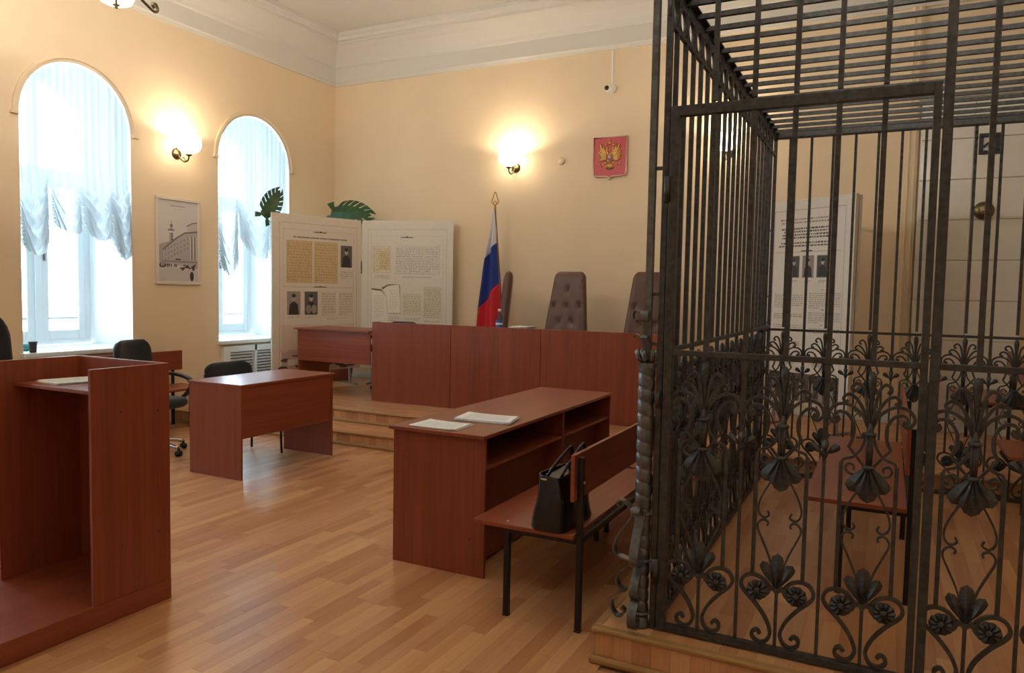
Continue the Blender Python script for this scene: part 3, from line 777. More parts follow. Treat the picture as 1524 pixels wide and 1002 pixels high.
def orn():
    D = {}
    b = MB()
    heart = [(-.055, .224), (-.067, .238), (-.083, .227), (-.081, .206), (-.058, .192), (-.034, .200), (-.020, .224), (-.020, .25), (-.040, .295), (-.080, .345), (-.118, .382), (-.131, .410), (-.118, .440), (-.088, .452), (-.055, .443), (-.030, .418), (-.028, .396), (-.046, .378), (-.062, .383)]
    both(lambda s: b.ribbon(V2(heart, -s), .013, .016, n=4))
    D['heart_scroll'] = b
    b = MB()
    for k in range(10):
        a = 2*PI*k/10; petal(b, (.006*math.cos(a), .006*math.sin(a)), (.040*math.cos(a), .040*math.sin(a)), .021, .007, -.004)
    b.ball((0, -.008, 0), .012, .007, .012, 10); D['rosette'] = b
    b = MB()
    for tip, w in (((-.054, .510), .036), ((.054, .510), .036), ((0, .548), .042)): petal(b, (tip[0]*.1, .415), tip, w, .012, -.004, .80)
    b.box(-.010, .010, -.008, .008, .395, .44); D['shell'] = b
    D['band'] = MB().box(-.036, .036, -.014, .014, .403, .417)
    D['lower_bar'] = MB().box(-.006, .006, -.006, .006, .165, .405)
    b = MB()
    lo = [(-.014, .47), (-.034, .535), (-.058, .59), (-.077, .635), (-.074, .658), (-.057, .671), (-.040, .662), (-.043, .648)]
    up = [(-.030, .83), (-.064, .765), (-.077, .720), (-.072, .692), (-.055, .679), (-.037, .690), (-.043, .706)]
    both(lambda s: b.ribbon(V2(lo, -s), .007, .012, n=4)); both(lambda s: b.ribbon(V2(up, -s), .007, .012, n=4))
    D['c_scroll'] = b
    b = MB()
    side = [(-.090, .455), (-.090, .60), (-.090, .80), (-.090, .925)]
    both(lambda s: b.ribbon(V2(side, -s), .014, .014, raw=True))
    cr = [(-.090, .918), (-.082, .937), (-.050, .950), (-.024, .985), (-.012, 1.03)]
    s4 = [(-.102, 1.085), (-.112, 1.078), (-.120, 1.090), (-.108, 1.108), (-.078, 1.104), (-.054, 1.066), (-.054, 1.020), (-.068, .982)]
    s5 = [(-.068, .984), (-.045, .955), (-.016, .918)]
    both(lambda s: b.ribbon(V2(cr, -s), .009, .012, n=4)); both(lambda s: b.ribbon(V2(s4, -s), .011, .015, n=4)); both(lambda s: b.ribbon(V2(s5, -s), .009, .012, n=3))
    D['crossed_strap'] = b
    b = MB(); vol = [(-.010, .905), (-.034, .886), (-.062, .887), (-.076, .906), (-.064, .923), (-.047, .914), (-.050, .901)]
    both(lambda s: b.ribbon(V2(vol, -s), .008, .014, n=4)); D['volute'] = b
    b = MB()
    for tip, w in (((-.060, .824), .050), ((.060, .824), .050), ((0, .786), .054)): petal(b, (tip[0]*.12, .918), tip, w, .014, -.006, .8)
    for tip in ((-.028, .81), (.028, .81)): petal(b, (tip[0]*.12, .918), tip, .030, .010, -.012, .7)
    D['palmette'] = b
    b = MB(); b.tube([(0, 0, .90), (0, 0, .98), (0, 0, 1.04), (0, 0, 1.075)], [.011, .013, .014, .010], 8)
    for dx in (-.009, .009): b.tube([(dx*.6, -.008, .91), (dx, -.010, .99), (dx, -.010, 1.04)], .005, 6)
    D['stem'] = b
    D['collar'] = MB().lathe([(.014, -.009), (.021, -.006), (.023, 0), (.021, .006), (.014, .009)], n=12)
    b = MB()
    s3 = [(-.006, 1.055), (-.026, 1.100), (-.062, 1.132), (-.100, 1.138), (-.130, 1.120), (-.138, 1.090), (-.120, 1.068), (-.104, 1.078), (-.110, 1.092)]
    s2 = [(-.005, 1.06), (-.022, 1.115), (-.048, 1.160), (-.074, 1.174), (-.091, 1.160), (-.085, 1.144), (-.075, 1.152)]
    s1 = [(-.004, 1.06), (-.014, 1.14), (-.026, 1.195), (-.044, 1.215), (-.062, 1.204), (-.060, 1.187), (-.050, 1.190)]
    for p in (s1, s2, s3): both(lambda s: b.ribbon(V2(p, -s), .011, .016, n=4))
    D['fan_scroll'] = b
    D['bud'] = MB().lathe([(.004, 1.06), (.006, 1.12), (.010, 1.18), (.0155, 1.225), (.014, 1.245), (.007, 1.257), (0, 1.26)], n=10)
    b = MB(); b.box(-.006, .006, -.006, .006, .165, .94); b.tube([(0, 0, .93), (0, 0, .945), (0, 0, .962)], [.007, .013, .009], 8)
    D['thin_bar'] = b
    b = MB()
    for tip, w in (((-.050, .984), .026), ((.050, .984), .026), ((0, 1.003), .026)): petal(b, (tip[0]*.12, .948), tip, w, .010, -.006, .78)
    D['trefoil'] = b
    D['bar'] = MB().box(-.009, .009, -.009, .009, MID-.30, RF-.01)
    D['short_bar'] = MB().box(-.009, .009, -.009, .009, MID, RF-.01)
    D['hinge'] = MB().tube([(0, 0, -.05), (0, 0, .05)], .013, 10)
    return {k: v.mesh(k, M_IRON) for k, v in D.items()}
OR = orn()
def unit(parent, x, y, rz=0.):
    """one scrollwork panel standing at (x, y)"""
    o = Vector((x, y, 0))-CL; r = (0, 0, rz)
    for k in ('heart_scroll', 'shell', 'band', 'lower_bar', 'c_scroll', 'crossed_strap', 'volute', 'palmette', 'stem', 'fan_scroll', 'bud'): inst(k, OR[k], parent, o, r)
    c, s = math.cos(rz), math.sin(rz)
    for u in (-.070, .070): inst('rosette', OR['rosette'], parent, o+Vector((c*u, s*u, .395)), r)
    for z in (1.034, .915): inst('collar', OR['collar'], parent, o+Vector((0, 0, z)), r)
def between(parent, x, y, rz=0.):
    o = Vector((x, y, 0))-CL; r = (0, 0, rz)
    inst('bar', OR['bar'], parent, o, r); inst('thin_bar', OR['thin_bar'], parent, o, r); inst('trefoil', OR['trefoil'], parent, o, r)
def cbar(parent, x, y): inst('bar', OR['short_bar'], parent, Vector((x, y, 0))-CL)
# --- front grille: posts, rails and the transom above the door
xsA, xsB = PY(1390, 150, FY).x, PY(1402, 150, FY).x      # door's closing stile
xpB = PY(1414, 150, FY).x
DT = 2.255
b = MB()
b.box(LX-.012, LX+.012, FY-.012, FY+.012, PLATZ, RF); b.box(xsB+.006, xpB+.012, FY-.018, FY+.018, PLATZ, RF)
b.box(LX, CX1, FY-.02, FY+.02, RF-.02, RF+.02); b.box(xpB, CX1, FY-.013, FY+.013, MID-.011, MID+.011); b.box(xpB, CX1, FY-.013, FY+.013, .156, .183)
b.box(CX1-.02, CX1+.02, FY-.02, FY+.02, PLATZ, RF)
front = b.build('front_grille', M_IRON, cage, bevel=.002)
CB = [-.624, -.330, -.036]; BB = [-.477, -.183]
tr = MB().box(-.009, .009, -.009, .009, DT+.01, RF-.02).mesh('transom_bar', M_IRON)
for x in CB+BB: inst('transom_bar', tr, front, Vector((x, FY, 0))-CL)
xc = PY(1458, 540, FY).x
for k in range(3):
    if xc+.147*2*k < CX1-.1: unit(front, xc+.294*k, FY); cbar(front, xc+.294*k, FY)
    between(front, xc+.147+.294*k, FY)
# --- door
b = MB(); dl = LX+.018
b.box(dl, dl+.034, FY-.017, FY+.017, .156, DT); b.box(xsA, xsB, FY-.017, FY+.017, .156, DT)
b.box(dl+.034, xsA, FY-.017, FY+.017, DT-.04, DT); b.box(dl+.034, xsA, FY-.013, FY+.013, MID-.011, MID+.011); b.box(dl+.034, xsA, FY-.016, FY+.016, .156, .183)
door = b.build('door', M_IRON, cage, bevel=.002)
dcb = MB().box(-.009, .009, -.009, .009, MID, DT-.02).mesh('bar', M_IRON); dbb = MB().box(-.009, .009, -.009, .009, .99, DT-.02).mesh('bar', M_IRON)
for x in CB: inst('bar', dcb, door, Vector((x, FY, 0))-CL); unit(door, x, FY)
for x in BB:
    o = Vector((x, FY, 0))-CL; inst('bar', dbb, door, o); inst('thin_bar', OR['thin_bar'], door, o); inst('trefoil', OR['trefoil'], door, o)
for z in (PY(994, 283, FY).z, PY(992, 850, FY).z): inst('hinge', OR['hinge'], door, Vector((LX+.012, FY-.022, z))-CL)
# --- left side grille
b = MB()
b.box(LX-.012, LX+.006, FY, BY, RF-.040, RF+.02); b.box(LX-.02, LX+.03, FY, BY, RF+.012, RF+.02); b.box(LX-.008, LX+.008, FY, BY, RF-.158, RF-.140)
b.box(LX-.013, LX+.013, FY, BY, MID-.011, MID+.011); b.box(LX-.013, LX+.013, FY, BY, .156, .183)
side = b.build('side_grille', M_IRON, cage, bevel=.002)
ys = [3.035+.1435*k for k in range(20)]
rb = MB(); rb.tube([(0, (.052*math.cos(2*PI*i/20)), .050*math.sin(2*PI*i/20)) for i in range(20)], .0085, 6, closed=True)
ring = rb.mesh('ring', M_IRON)
for k, y in enumerate(ys):
    if k % 2 == 0: unit(side, LX, y, PI/2); cbar(side, LX, y)
    else: between(side, LX, y, PI/2)
    inst('ring', ring, side, Vector((LX, y-.0717, RF-.090))-CL)
# --- back grille
b = MB()
b.box(LX, CX1, BY-.016, BY+.016, RF-.03, RF+.02); b.box(LX, CX1, BY-.011, BY+.011, MID-.03, MID-.012); b.box(LX, CX1, BY-.012, BY+.012, .156, .183)
b.box(LX-.012, LX+.012, BY-.012, BY+.012, PLATZ, RF); b.box(CX1-.02, CX1+.02, BY-.02, BY+.02, PLATZ, RF)
back = b.build('back_grille', M_IRON, cage, bevel=.002)
for k in range(17):
    x = -.700+.1485*k
    if x > CX1-.08: break
    if k % 2 == 0: unit(back, x, BY); cbar(back, x, BY)
    else: between(back, x, BY)
# --- roof
b = MB(); b.box(CX1-.02, CX1+.02, FY, BY, RF-.02, RF+.02)
roof = b.build('roof_grille', M_IRON, cage)
rod = MB().box(0, CX1-LX, -.0105, .0105, -.0105, .0105).mesh('roof_bar', M_IRON)
for k in range(1, 18): inst('roof_bar', rod, roof, Vector((LX, 2.992+.166*k, RF))-CL)
# --- twisted corner columns with scroll brackets
def rope(R, z0, z1, pitch, n=30, m=300):
    b = MB(); vs = []
    for j in range(m+1):
        z = z0+(z1-z0)*j/m
        for i in range(n):
            th = 2*PI*i/n; f = (th/(2*PI)+(z-z0)/pitch) % 1.; r = R*(.76+.24*max(0, 1-abs(2*f-1)**3.2)**.5)
            vs.append((r*math.cos(th), r*math.sin(th), z))
    fs = [(j*n+i, j*n+(i+1) % n, (j+1)*n+(i+1) % n, (j+1)*n+i) for j in range(m) for i in range(n)]+[tuple(reversed(range(n))), tuple(m*n+i for i in range(n))]
    return b.add(vs, fs, 0, True)
rope_me = rope(.034, .20, 1.225, .0545).mesh('corner_column', M_IRONL, fix=False)
br = MB()
p1 = [(.095, .640), (.108, .652), (.092, .666), (.066, .655), (.040, .622), (.050, .592), (.088, .535), (.116, .475), (.104, .436), (.066, .424), (.040, .420)]
p2 = [(.040, .420), (.058, .392), (.090, .362), (.102, .330), (.090, .300), (.068, .284)]
p3 = [(.060, .290), (.090, .275), (.118, .240), (.120, .205), (.100, .176), (.072, .180), (.066, .202), (.080, .212)]
for p in (p1, p2, p3): br.ribbon([(d, 0, z) for d, z in p], .007, .036, n=5)
br.box(.028, .044, -.022, .022, .61, .64); br.box(.028, .044, -.022, .022, .415, .437)
br_me = br.mesh('scroll_bracket', M_IRONL)
cb = MB(); cb.box(-.032, .032, -.032, .032, 1.222, 1.243)
for k in range(8):
    a = 2*PI*k/8; cc, ss = math.cos(a), math.sin(a)
    cb.tube([(.018*cc, .018*ss, 1.245), (.036*cc, .036*ss, 1.262), (.044*cc, .044*ss, 1.285), (.040*cc, .040*ss, 1.298)], [.009, .011, .010, .004], 7)
cb.box(-.013, .013, -.013, .013, 1.24, RF+.015)
for rz in (PI, -PI/2):
    c2, s2 = math.cos(rz), math.sin(rz)
    for path, w in (([(.012, 1.30), (.022, 1.335), (.046, 1.355), (.060, 1.345)], .030), ([(.010, 1.30), (.014, 1.37), (.026, 1.42), (.048, 1.452), (.064, 1.438), (.060, 1.415), (.046, 1.412)], .034)):
        cb.ribbon([(d*c2, d*s2, z) for d, z in path], .006, w, n=5, normal=(-s2, c2, 0))
cap_me = cb.mesh('capital', M_IRONL)
col_r = MB(); col_r.lathe([(.034, -.006), (.041, -.004), (.041, .004), (.034, .006)], n=18); col_r.box(.03, .062, -.006, .006, -.005, .005)
colr_me = col_r.mesh('collar', M_IRONL)
foot = MB().lathe([(.040, PLATZ), (.044, .160), (.036, .175), (.030, .205)], n=16).mesh('foot', M_IRONL)
con = MB().box(.0, .05, -.006, .006, -.007, .007).mesh('tie', M_IRON)
for (x, y) in ((-.860, FY), (-.860, BY)):
    o = Vector((x, y, 0))-CL; col = inst('corner_column', rope_me, cage, o)
    for rz in (PI, -PI/2 if y == FY else PI/2): inst('scroll_bracket', br_me, col, (0, 0, 0), (0, 0, rz))
    inst('capital', cap_me, col); inst('foot', foot, col)
    for z in (.21, .43, .625): inst('collar', colr_me, col, (0, 0, z))
    for z in (1.32, 1.52, 2.02): inst('tie', con, col, (0, 0, z))

# ================================================================== STOVE, BOARDS, WALL THINGS
t = thing('tile_stove', 'tall white glazed tile stove with black iron hatches, behind the cage', 'stove', (.645, 8.25, PODZ))
SX0, SX1, SY, SZ = .215, 1.078, 8.10, 3.45
B(SX0+.006, SX1-.006, SY+.012, WY-.001, PODZ, SZ).build('body', M_GROUT, t)
tm = {}
nz = 8; th = (SZ-.06-PODZ-.12)/nz
for r in range(nz):
    for c in range(2):
        w = (SX1-SX0)/2; z0 = PODZ+.12+r*th
        B(SX0+c*w+.0015, SX0+(c+1)*w-.0015, SY, SY+.02, z0+.0015, z0+th-.0015).build('tile', M_TILE, t, bevel=.006)
    z0 = PODZ+.12+r*th
    for x in (SX0, SX1-.02): B(x, x+.02, SY+.021, WY-.002, z0+.0015, z0+th-.0015).build('tile', M_TILE, t, bevel=.006)
B(SX0-.02, SX1+.02, SY-.02, WY-.001, PODZ, PODZ+.12).build('plinth', M_TILE, t, bevel=.008)
B(SX0-.03, SX1+.03, SY-.03, WY-.001, SZ-.06, SZ).build('cornice', M_TILE, t, bevel=.012)
hx, hz = PY(1473, 214, SY).x, PY(1473, 214, SY).z
f = MB(); f.box(hx-.085, hx+.085, SY-.018, SY, hz-.095, hz-.06); f.box(hx-.085, hx+.085, SY-.018, SY, hz+.06, hz+.095); f.box(hx-.085, hx-.05, SY-.018, SY, hz-.06, hz+.06); f.box(hx+.02, hx+.085, SY-.018, SY, hz-.06, hz+.06)
h = f.build('damper_hatch', M_BLACKM, t, bevel=.004)
MB().bar((hx-.05, SY-.012, hz-.03), (hx-.005, SY-.012, hz+.01), .018).build('latch', M_BLACKM, h)
kx, kz = PY(1464, 314, SY).x, PY(1464, 314, SY).z
MB().lathe([(.082, 0), (.085, -.02), (.07, -.045), (.04, -.055), (0, -.057)], (kx, SY, kz), 24, axis=1).build('vent_cap', M_BRASS, t)

# --- printed exhibit boards
PAPER = (214, 203, 186); INK = (74, 66, 60)
def old_doc(s, x0, y0, x1, y1, rgb, n=14):
    s.rect(x0, y0, x1, y1, rgb); s.soft(x0, y0, x1, y1, .025); s.text(x0+.01, y0+.01, x1-.01, y1-.01, n, (120, 100, 74), .35, .6); s.frame(x0, y0, x1, y1, (150, 134, 108), 2, .5)
L = Sheet(560, 860, PAPER); L.soft(0, 0, 1, 1, .008)
L.frame(.075, .05, .95, 1.2, (120, 110, 100), 2, .6); L.frame(.115, .09, .91, 1.2, (150, 140, 128), 2, .5)
L.fleuron(.52, .10, .13); [L.rect(x, .134, x+w_, .143, INK, .65) for x, w_ in ((.22, .035), (.262, .14), (.41, .10), (.517, .075), (.60, .018), (.625, .12), (.752, .08))]
old_doc(L, .15, .16, .43, .43, (200, 172, 126)); old_doc(L, .45, .16, .72, .43, (202, 176, 132)); L.portrait(.755, .175, .89, .32); L.text(.755, .345, .9, .40, 4, INK, .4)
L.rect(.12, .455, .9, .457, (150, 140, 128)); L.fleuron(.52, .455, .13)
L.portrait(.155, .485, .30, .635, (150, 138, 128), (58, 52, 52), (170, 156, 142)); L.portrait(.345, .485, .49, .635, (92, 84, 82)); L.oval(.39, .60, .03, .03, (140, 128, 120)); L.oval(.45, .60, .03, .03, (150, 138, 128))
L.text(.165, .645, .29, .66, 2, INK, .4); L.text(.355, .645, .48, .66, 2, INK, .4)
for x in (.53, .73): L.rect(x, .485, x+.17, .65, (208, 196, 174)); L.text(x+.01, .49, x+.165, .645, 9, (130, 116, 94), .5)
L.text(.6, .655, .85, .675, 2, INK, .3)
L.rect(.10, .70, .92, .86, (204, 178, 158), .6); L.rect(.10, .86, .92, 1., (186, 160, 148))
for i in range(46):
    x, y = rng.uniform(.11, .9), rng.uniform(.855, .985); L.oval(x, y, rng.uniform(.015, .06), rng.uniform(.004, .016), (66, 40, 40) if i % 3 else (206, 190, 178), .85)
L.rect(.16, .92, .27, .96, (214, 204, 194))
R_ = Sheet(560, 860, (216, 208, 194)); R_.soft(0, 0, 1, 1, .008)
R_.frame(.065, .055, .935, 1.2, (150, 142, 130), 2, .6); R_.frame(.10, .10, .90, 1.2, (160, 150, 138), 2, .4); R_.fleuron(.5, .11, .12)
old_doc(R_, .12, .17, .32, .35, (216, 206, 178), 10); old_doc(R_, .20, .20, .31, .33, (204, 188, 146), 8)
for x in (.38, .53, .70): old_doc(R_, x, .17, x+.16, .355, (210, 204, 192), 10)
R_.text(.13, .365, .32, .39, 3, INK, .35, center=True); R_.text(.42, .37, .8, .385, 1, INK, .4, center=True)
R_.poly([(.112, .468), (.225, .475), (.275, .525), (.305, .70), (.125, .70)], (150, 136, 118), .5); R_.poly([(.245, .455), (.428, .435), (.438, .63), (.305, .63), (.285, .505)], (150, 136, 118), .5)
R_.poly([(.11, .46), (.22, .468), (.27, .52), (.30, .69), (.12, .69)], (226, 220, 206)); R_.poly([(.24, .45), (.42, .43), (.43, .62), (.30, .62), (.28, .50)], (228, 223, 210))
R_.poly([(.11, .455), (.22, .462), (.27, .51), (.22, .474), (.11, .466)], (96, 80, 66), .9); R_.poly([(.22, .452), (.29, .428), (.42, .425), (.29, .437), (.235, .463)], (96, 80, 66), .9); R_.poly([(.415, .43), (.425, .43), (.428, .53)], (110, 94, 80), .8)
R_.text(.14, .50, .25, .66, 12, (150, 140, 126), .35); R_.text(.31, .46, .41, .60, 10, (150, 140, 126), .35)
old_doc(R_, .46, .49, .66, .63, (210, 202, 178), 10); old_doc(R_, .69, .44, .88, .65, (206, 198, 174), 13)
R_.text(.31, .64, .42, .68, 3, INK, .35); R_.text(.47, .65, .66, .67, 2, INK, .35, center=True); R_.text(.69, .665, .88, .68, 2, INK, .4, center=True)
R_.rect(.10, .765, .90, .767, (150, 140, 128)); R_.fleuron(.5, .765, .12); R_.rect(.10, .83, .9, 1, (206, 192, 176)); R_.poly([(.2, .86), (.8, .86), (.9, .83), (.9, 1), (.2, 1)], (120, 96, 84), .6)
G = Sheet(560, 900, (214, 208, 194)); G.soft(0, 0, 1, 1, .006)
G.frame(.06, .045, .90, .99, (110, 104, 98), 2, .7)
G.text(.12, .085, .82, .115, 2, INK, .6, center=True); G.text(.14, .13, .74, .19, 4, (40, 36, 34), .9, center=True); G.text(.11, .20, .8, .23, 2, (40, 36, 34), .85, center=True)
G.rect(.08, .252, .86, .254, (150, 140, 128)); G.fleuron(.47, .248, .12)
for x in (.26, .43, .60):
    G.portrait(x, .275, x+.125, .375, (74, 66, 66) if x != .43 else (140, 126, 118), (40, 36, 38)); G.frame(x-.004, .272, x+.129, .378, (60, 54, 52), 3, .7); G.text(x+.02, .39, x+.11, .405, 2, INK, .5)
for x, rows in ((.09, ((.46, .53), (.555, .585), (.61, .64))), (.52, ((.45, .53), (.545, .60), (.62, .65)))):
    for a, c in rows: G.text(x, a, x+.36, c, max(3, int((c-a)/.009)), INK, .5); G.text(x+.14, a-.016, x+.2, a-.008, 1, INK, .8)
for i in range(14):
    x, y = rng.uniform(.1, .8), rng.uniform(.69, .82); G.rect(x, y, x+rng.uniform(.03, .1), y+rng.uniform(.004, .03), (150, 142, 130), .5)
G.rect(.06, .85, .90, .985, (84, 72, 68)); G.soft(.06, .85, .90, .985, .2)
for i in range(7): x = .1+.115*i; G.rect(x, .88, x+.05, .985, (170, 158, 146), .8); G.oval(x+.025, .885, .025, .014, (70, 60, 58))
MATL, MATR, MATG = L.material('printed_board_photos', .55), R_.material('printed_board_documents', .55), G.material('printed_board_text', .55)
def board(name, label, A, Bp, zb, zt, th, m, legs=True, legz=PODZ):
    """upright panel from A to Bp (bottom corners, left and right as seen)"""
    A, Bp = Vector((A[0], A[1], 0)), Vector((Bp[0], Bp[1], 0)); d = (Bp-A).normalized(); n = Vector((d.y, -d.x, 0))
    t = thing(name, label, 'exhibit board', ((A+Bp)/2).to_tuple()[:2]+(legz,))
    q = lambda p, o, z: (p.x+n.x*o, p.y+n.y*o, z)
    MB().hexa([q(A, 0, zb), q(Bp, 0, zb), q(Bp, -th, zb), q(A, -th, zb)], [q(A, 0, zt), q(Bp, 0, zt), q(Bp, -th, zt), q(A, -th, zt)]).build('panel', M_BOARD, t, bevel=.004)
    sheet_face('print', [q(A, .0015, zb+.008), q(Bp, .0015, zb+.008), q(Bp, .0015, zt-.008), q(A, .0015, zt-.008)], m, t)
    if legs:
        for k in (.12, .88):
            p = A+(Bp-A)*k; b = MB(); b.bar(q(p, -th/2, legz+.02), q(p, -th/2, zb+.02), .03); b.bar(q(p, .16, legz+.012), q(p, -.2, legz+.012), .024); b.build('stand_leg', M_STEEL, t)
    return t
TB = 2.42
hl, hm, hr = PZ(404.7, 315.6, TB), PZ(537.4, 328.2, TB), PZ(674.6, 328, TB)
board('exhibit_board', 'exhibit board with portrait photographs and old brown documents, angled beside the narrow window', hl, hm, .475, TB, .035, MATL)
board('exhibit_board', 'exhibit board of pale documents behind the judges bench, next to the flag', hm+Vector((.012, .012, 0)), hr, .475, TB, .035, MATR)
g0, g1 = PZ(1148, 302, 2.44), PZ(1275, 287, 2.44)
bt = board('exhibit_board', 'exhibit board with three portraits above columns of text, seen through the cage', g0, g1, .50, 2.44, .04, MATG)
dd = (g1-g0); dd.z = 0; dd.normalize(); nn = Vector((dd.y, -dd.x, 0))
gb0, gb1 = g0-nn*.055, g1-nn*.055
qq = lambda p, o, z: (p.x+nn.x*o, p.y+nn.y*o, z)
MB().hexa([qq(gb0, 0, .50), qq(gb1, 0, .50), qq(gb1, -.035, .50), qq(gb0, -.035, .50)], [qq(gb0, 0, 2.43), qq(gb1, 0, 2.43), qq(gb1, -.035, 2.43), qq(gb0, -.035, 2.43)]).build('rear_panel', M_BOARD, bt, bevel=.004)

# --- framed street view on the window wall
S = Sheet(420, 760, (206, 202, 198)); S.a *= np.linspace(.98, 1.02, 760)[:, None, None]
D1, D2, D3 = (64, 60, 62), (118, 110, 110), (166, 158, 156)
S.text(.3, .055, .68, .08, 1, D2, .9, center=True); S.text(.38, .10, .60, .112, 1, D3, .8, center=True)
S.poly([(.02, .55), (.30, .50), (.30, .80), (.02, .80)], D3)
S.poly([(.27, .40), (.37, .40), (.37, .62), (.27, .62)], (170, 164, 162)); S.poly([(.24, .36), (.40, .36), (.40, .372), (.24, .372)], D1); S.poly([(.30, .31), (.35, .31), (.36, .36), (.29, .36)], D3); S.oval(.325, .31, .035, .02, D2); S.rect(.32, .245, .33, .31, D2); S.rect(.325, .40, .35, .46, D1); S.rect(.32, .47, .36, .49, D1)
S.poly([(.12, .60), (.42, .47), (.66, .39), (1.0, .365), (1.0, .84), (.12, .76)], (176, 170, 168))
S.poly([(.10, .605), (.42, .46), (.66, .38), (1.0, .35), (1.0, .375), (.66, .40), (.42, .485), (.12, .62)], D2)
S.poly([(.72, .30), (.86, .26), (1.0, .245), (1.0, .35), (.72, .36)], (190, 184, 182)); S.poly([(.70, .30), (.86, .255), (1.0, .24), (1.0, .252), (.86, .27), (.72, .308)], D2)
for i in range(9):
    x = .17+.068*i+.004*i*i*.4; h0 = .57-.022*i
    for k in range(3): S.rect(x, h0+.03+k*.06, x+.022, h0+.055+k*.06, D2, .8)
for x in (.80, .88, .96): S.rect(x, .43, x+.028, .72, (212, 208, 204)); S.rect(x+.028, .43, x+.05, .72, D1, .8)
S.rect(.10, .74, 1., .76, D2, .6); S.poly([(0, .80), (1, .86), (1, 1), (0, 1)], (196, 190, 186)); S.rect(.42, .715, .55, .73, (40, 38, 40))
S.oval(.10, .80, .09, .028, D1); S.oval(.10, .79, .05, .022, (150, 146, 146))
for x in (.22, .26, .32, .40, .44): S.oval(x, .80, .016, .02, D1)
for i in range(26): x, y = rng.uniform(.54, .98), rng.uniform(.78, .86); S.oval(x, y, rng.uniform(.015, .05), rng.uniform(.006, .018), D1 if i % 4 else (200, 196, 194), .9)
S.oval(.84, .93, .05, .06, (52, 50, 52)); S.frame(0, 0, 1, 1, D3, 3, .8)
MATS_ = S.material('street_view_print', .35)
fy0, fy1 = PX(232, 350, WX+.02).y, PX(298, 350, WX+.02).y; fz1 = PX(232, 290, WX+.02).z; fz0 = PX(235, 423, WX+.02).z
t = thing('framed_picture', 'white framed black and white street view hanging between the two windows', 'picture', (WX+.001, (fy0+fy1)/2, fz0))
b = MB(); w = .035
b.box(WX+.001, WX+.028, fy0, fy1, fz0, fz0+w); b.box(WX+.001, WX+.028, fy0, fy1, fz1-w, fz1); b.box(WX+.001, WX+.028, fy0, fy0+w, fz0+w, fz1-w); b.box(WX+.001, WX+.028, fy1-w, fy1, fz0+w, fz1-w)
b.build('frame', M_BOARD, t, bevel=.005)
sheet_face('print', [(WX+.014, fy0+w*.9, fz0+w*.9), (WX+.014, fy1-w*.9, fz0+w*.9), (WX+.014, fy1-w*.9, fz1-w*.9), (WX+.014, fy0+w*.9, fz1-w*.9)], MATS_, t)

# --- radiator screen below the narrow window
t = thing('radiator_screen', 'white slatted radiator screen below the sill of the window by the exhibit boards', 'radiator screen', (WX, 6.98, PODZ))
b = MB(); ry0, ry1, rz0, rz1 = 6.36, 7.50, PODZ, .80; ym = PX(381, 530, WX+.05).y
b.box(WX+.002, WX+.05, ry0, ry0+.10, rz0, rz1); b.box(WX+.002, WX+.05, ym-.02, ym+.02, rz0, rz1); b.box(WX+.002, WX+.05, ry1-.05, ry1, rz0, rz1); b.box(WX+.002, WX+.05, ry0+.10, ry1-.05, rz1-.075, rz1); b.box(WX+.002, WX+.05, ry0+.10, ry1-.05, rz0, rz0+.04)
b.build('frame', M_FRAMEW, t, bevel=.003)
z = rz0+.05
while z < rz1-.08:
    for a, c in ((ry0+.10, ym-.02), (ym+.02, ry1-.05)):
        b = MB(); b.hexa([(WX+.022, a, z), (WX+.026, a, z), (WX+.026, c, z), (WX+.022, c, z)], [(WX+.036, a, z+.027), (WX+.042, a, z+.027), (WX+.042, c, z+.027), (WX+.036, c, z+.027)]); b.build('slat', M_FRAMEW, t)
    z += .037
B(WX+.003, WX+.008, ry0+.10, ry1-.05, rz0+.04, rz1-.075).build('dark_backing', M_BLACKM, t)

# --- flag
fx, fyy = PY(736, 330, 8.1).x, 8.1
t = thing('flag', 'white, blue and red striped flag hanging furled on a gilt-tipped pole behind the judges bench', 'flag', (fx+.04, fyy, PODZ))
pt = PY(735.5, 313, 8.1); pb = PY(746, 470, 8.1); dv = (pb-pt); pbm = pt+dv*((PODZ+.05-pt.z)/dv.z)
MB().tube([pt+Vector((0, .02, 0)), pbm+Vector((0, .02, 0))], .013, 10).build('pole', mat('flag_pole', (96, 66, 40), .4), t)
MB().lathe([(.13, PODZ), (.13, PODZ+.03), (.05, PODZ+.06), (.03, PODZ+.10)], (pbm.x, pbm.y+.02, 0), 20).build('base', M_BLACKM, t)
Lf = [(735, 311), (730.5, 350), (723, 387), (718.5, 424), (714, 461), (711, 500), (709, 560)]
Rf = [(737, 313), (738, 338), (739, 361), (741.5, 390), (744.5, 418), (747, 455), (750, 510)]
Lw = cat_rom([PY(x, y, 8.1) for x, y in Lf], 6); Rw = cat_rom([PY(x, y, 8.1) for x, y in Rf], 6); nl = len(Lw)
for k, (a, c, mm) in enumerate(((0, 12, M_FLAGW), (12, 24, M_FLAGB), (24, nl-1, M_FLAGR))):
    b = MB(); nu = 20; rows = c-a+1
    def fn(s, tt):
        j = a+tt*(c-a); i0 = min(int(j), nl-2); f = j-i0
        p = Lw[i0].lerp(Lw[i0+1], f).lerp(Rw[i0].lerp(Rw[i0+1], f), s)
        return (p.x, p.y-.035*math.sin(s*PI*3.2+j*.05)*min(1, j/8)-.02, p.z)
    b.grid(fn, nu, rows*2-1); b.build(('white_stripe', 'blue_stripe', 'red_stripe')[k], mm, t, solid=.002, fix=False)
b = MB(); c0 = pt+Vector((0, .02, 0)); z0 = c0.z
b.lathe([(.012, z0-.01), (.018, z0+.01), (.012, z0+.03), (.014, z0+.05), (.008, z0+.06)], (c0.x, c0.y, 0), 12)
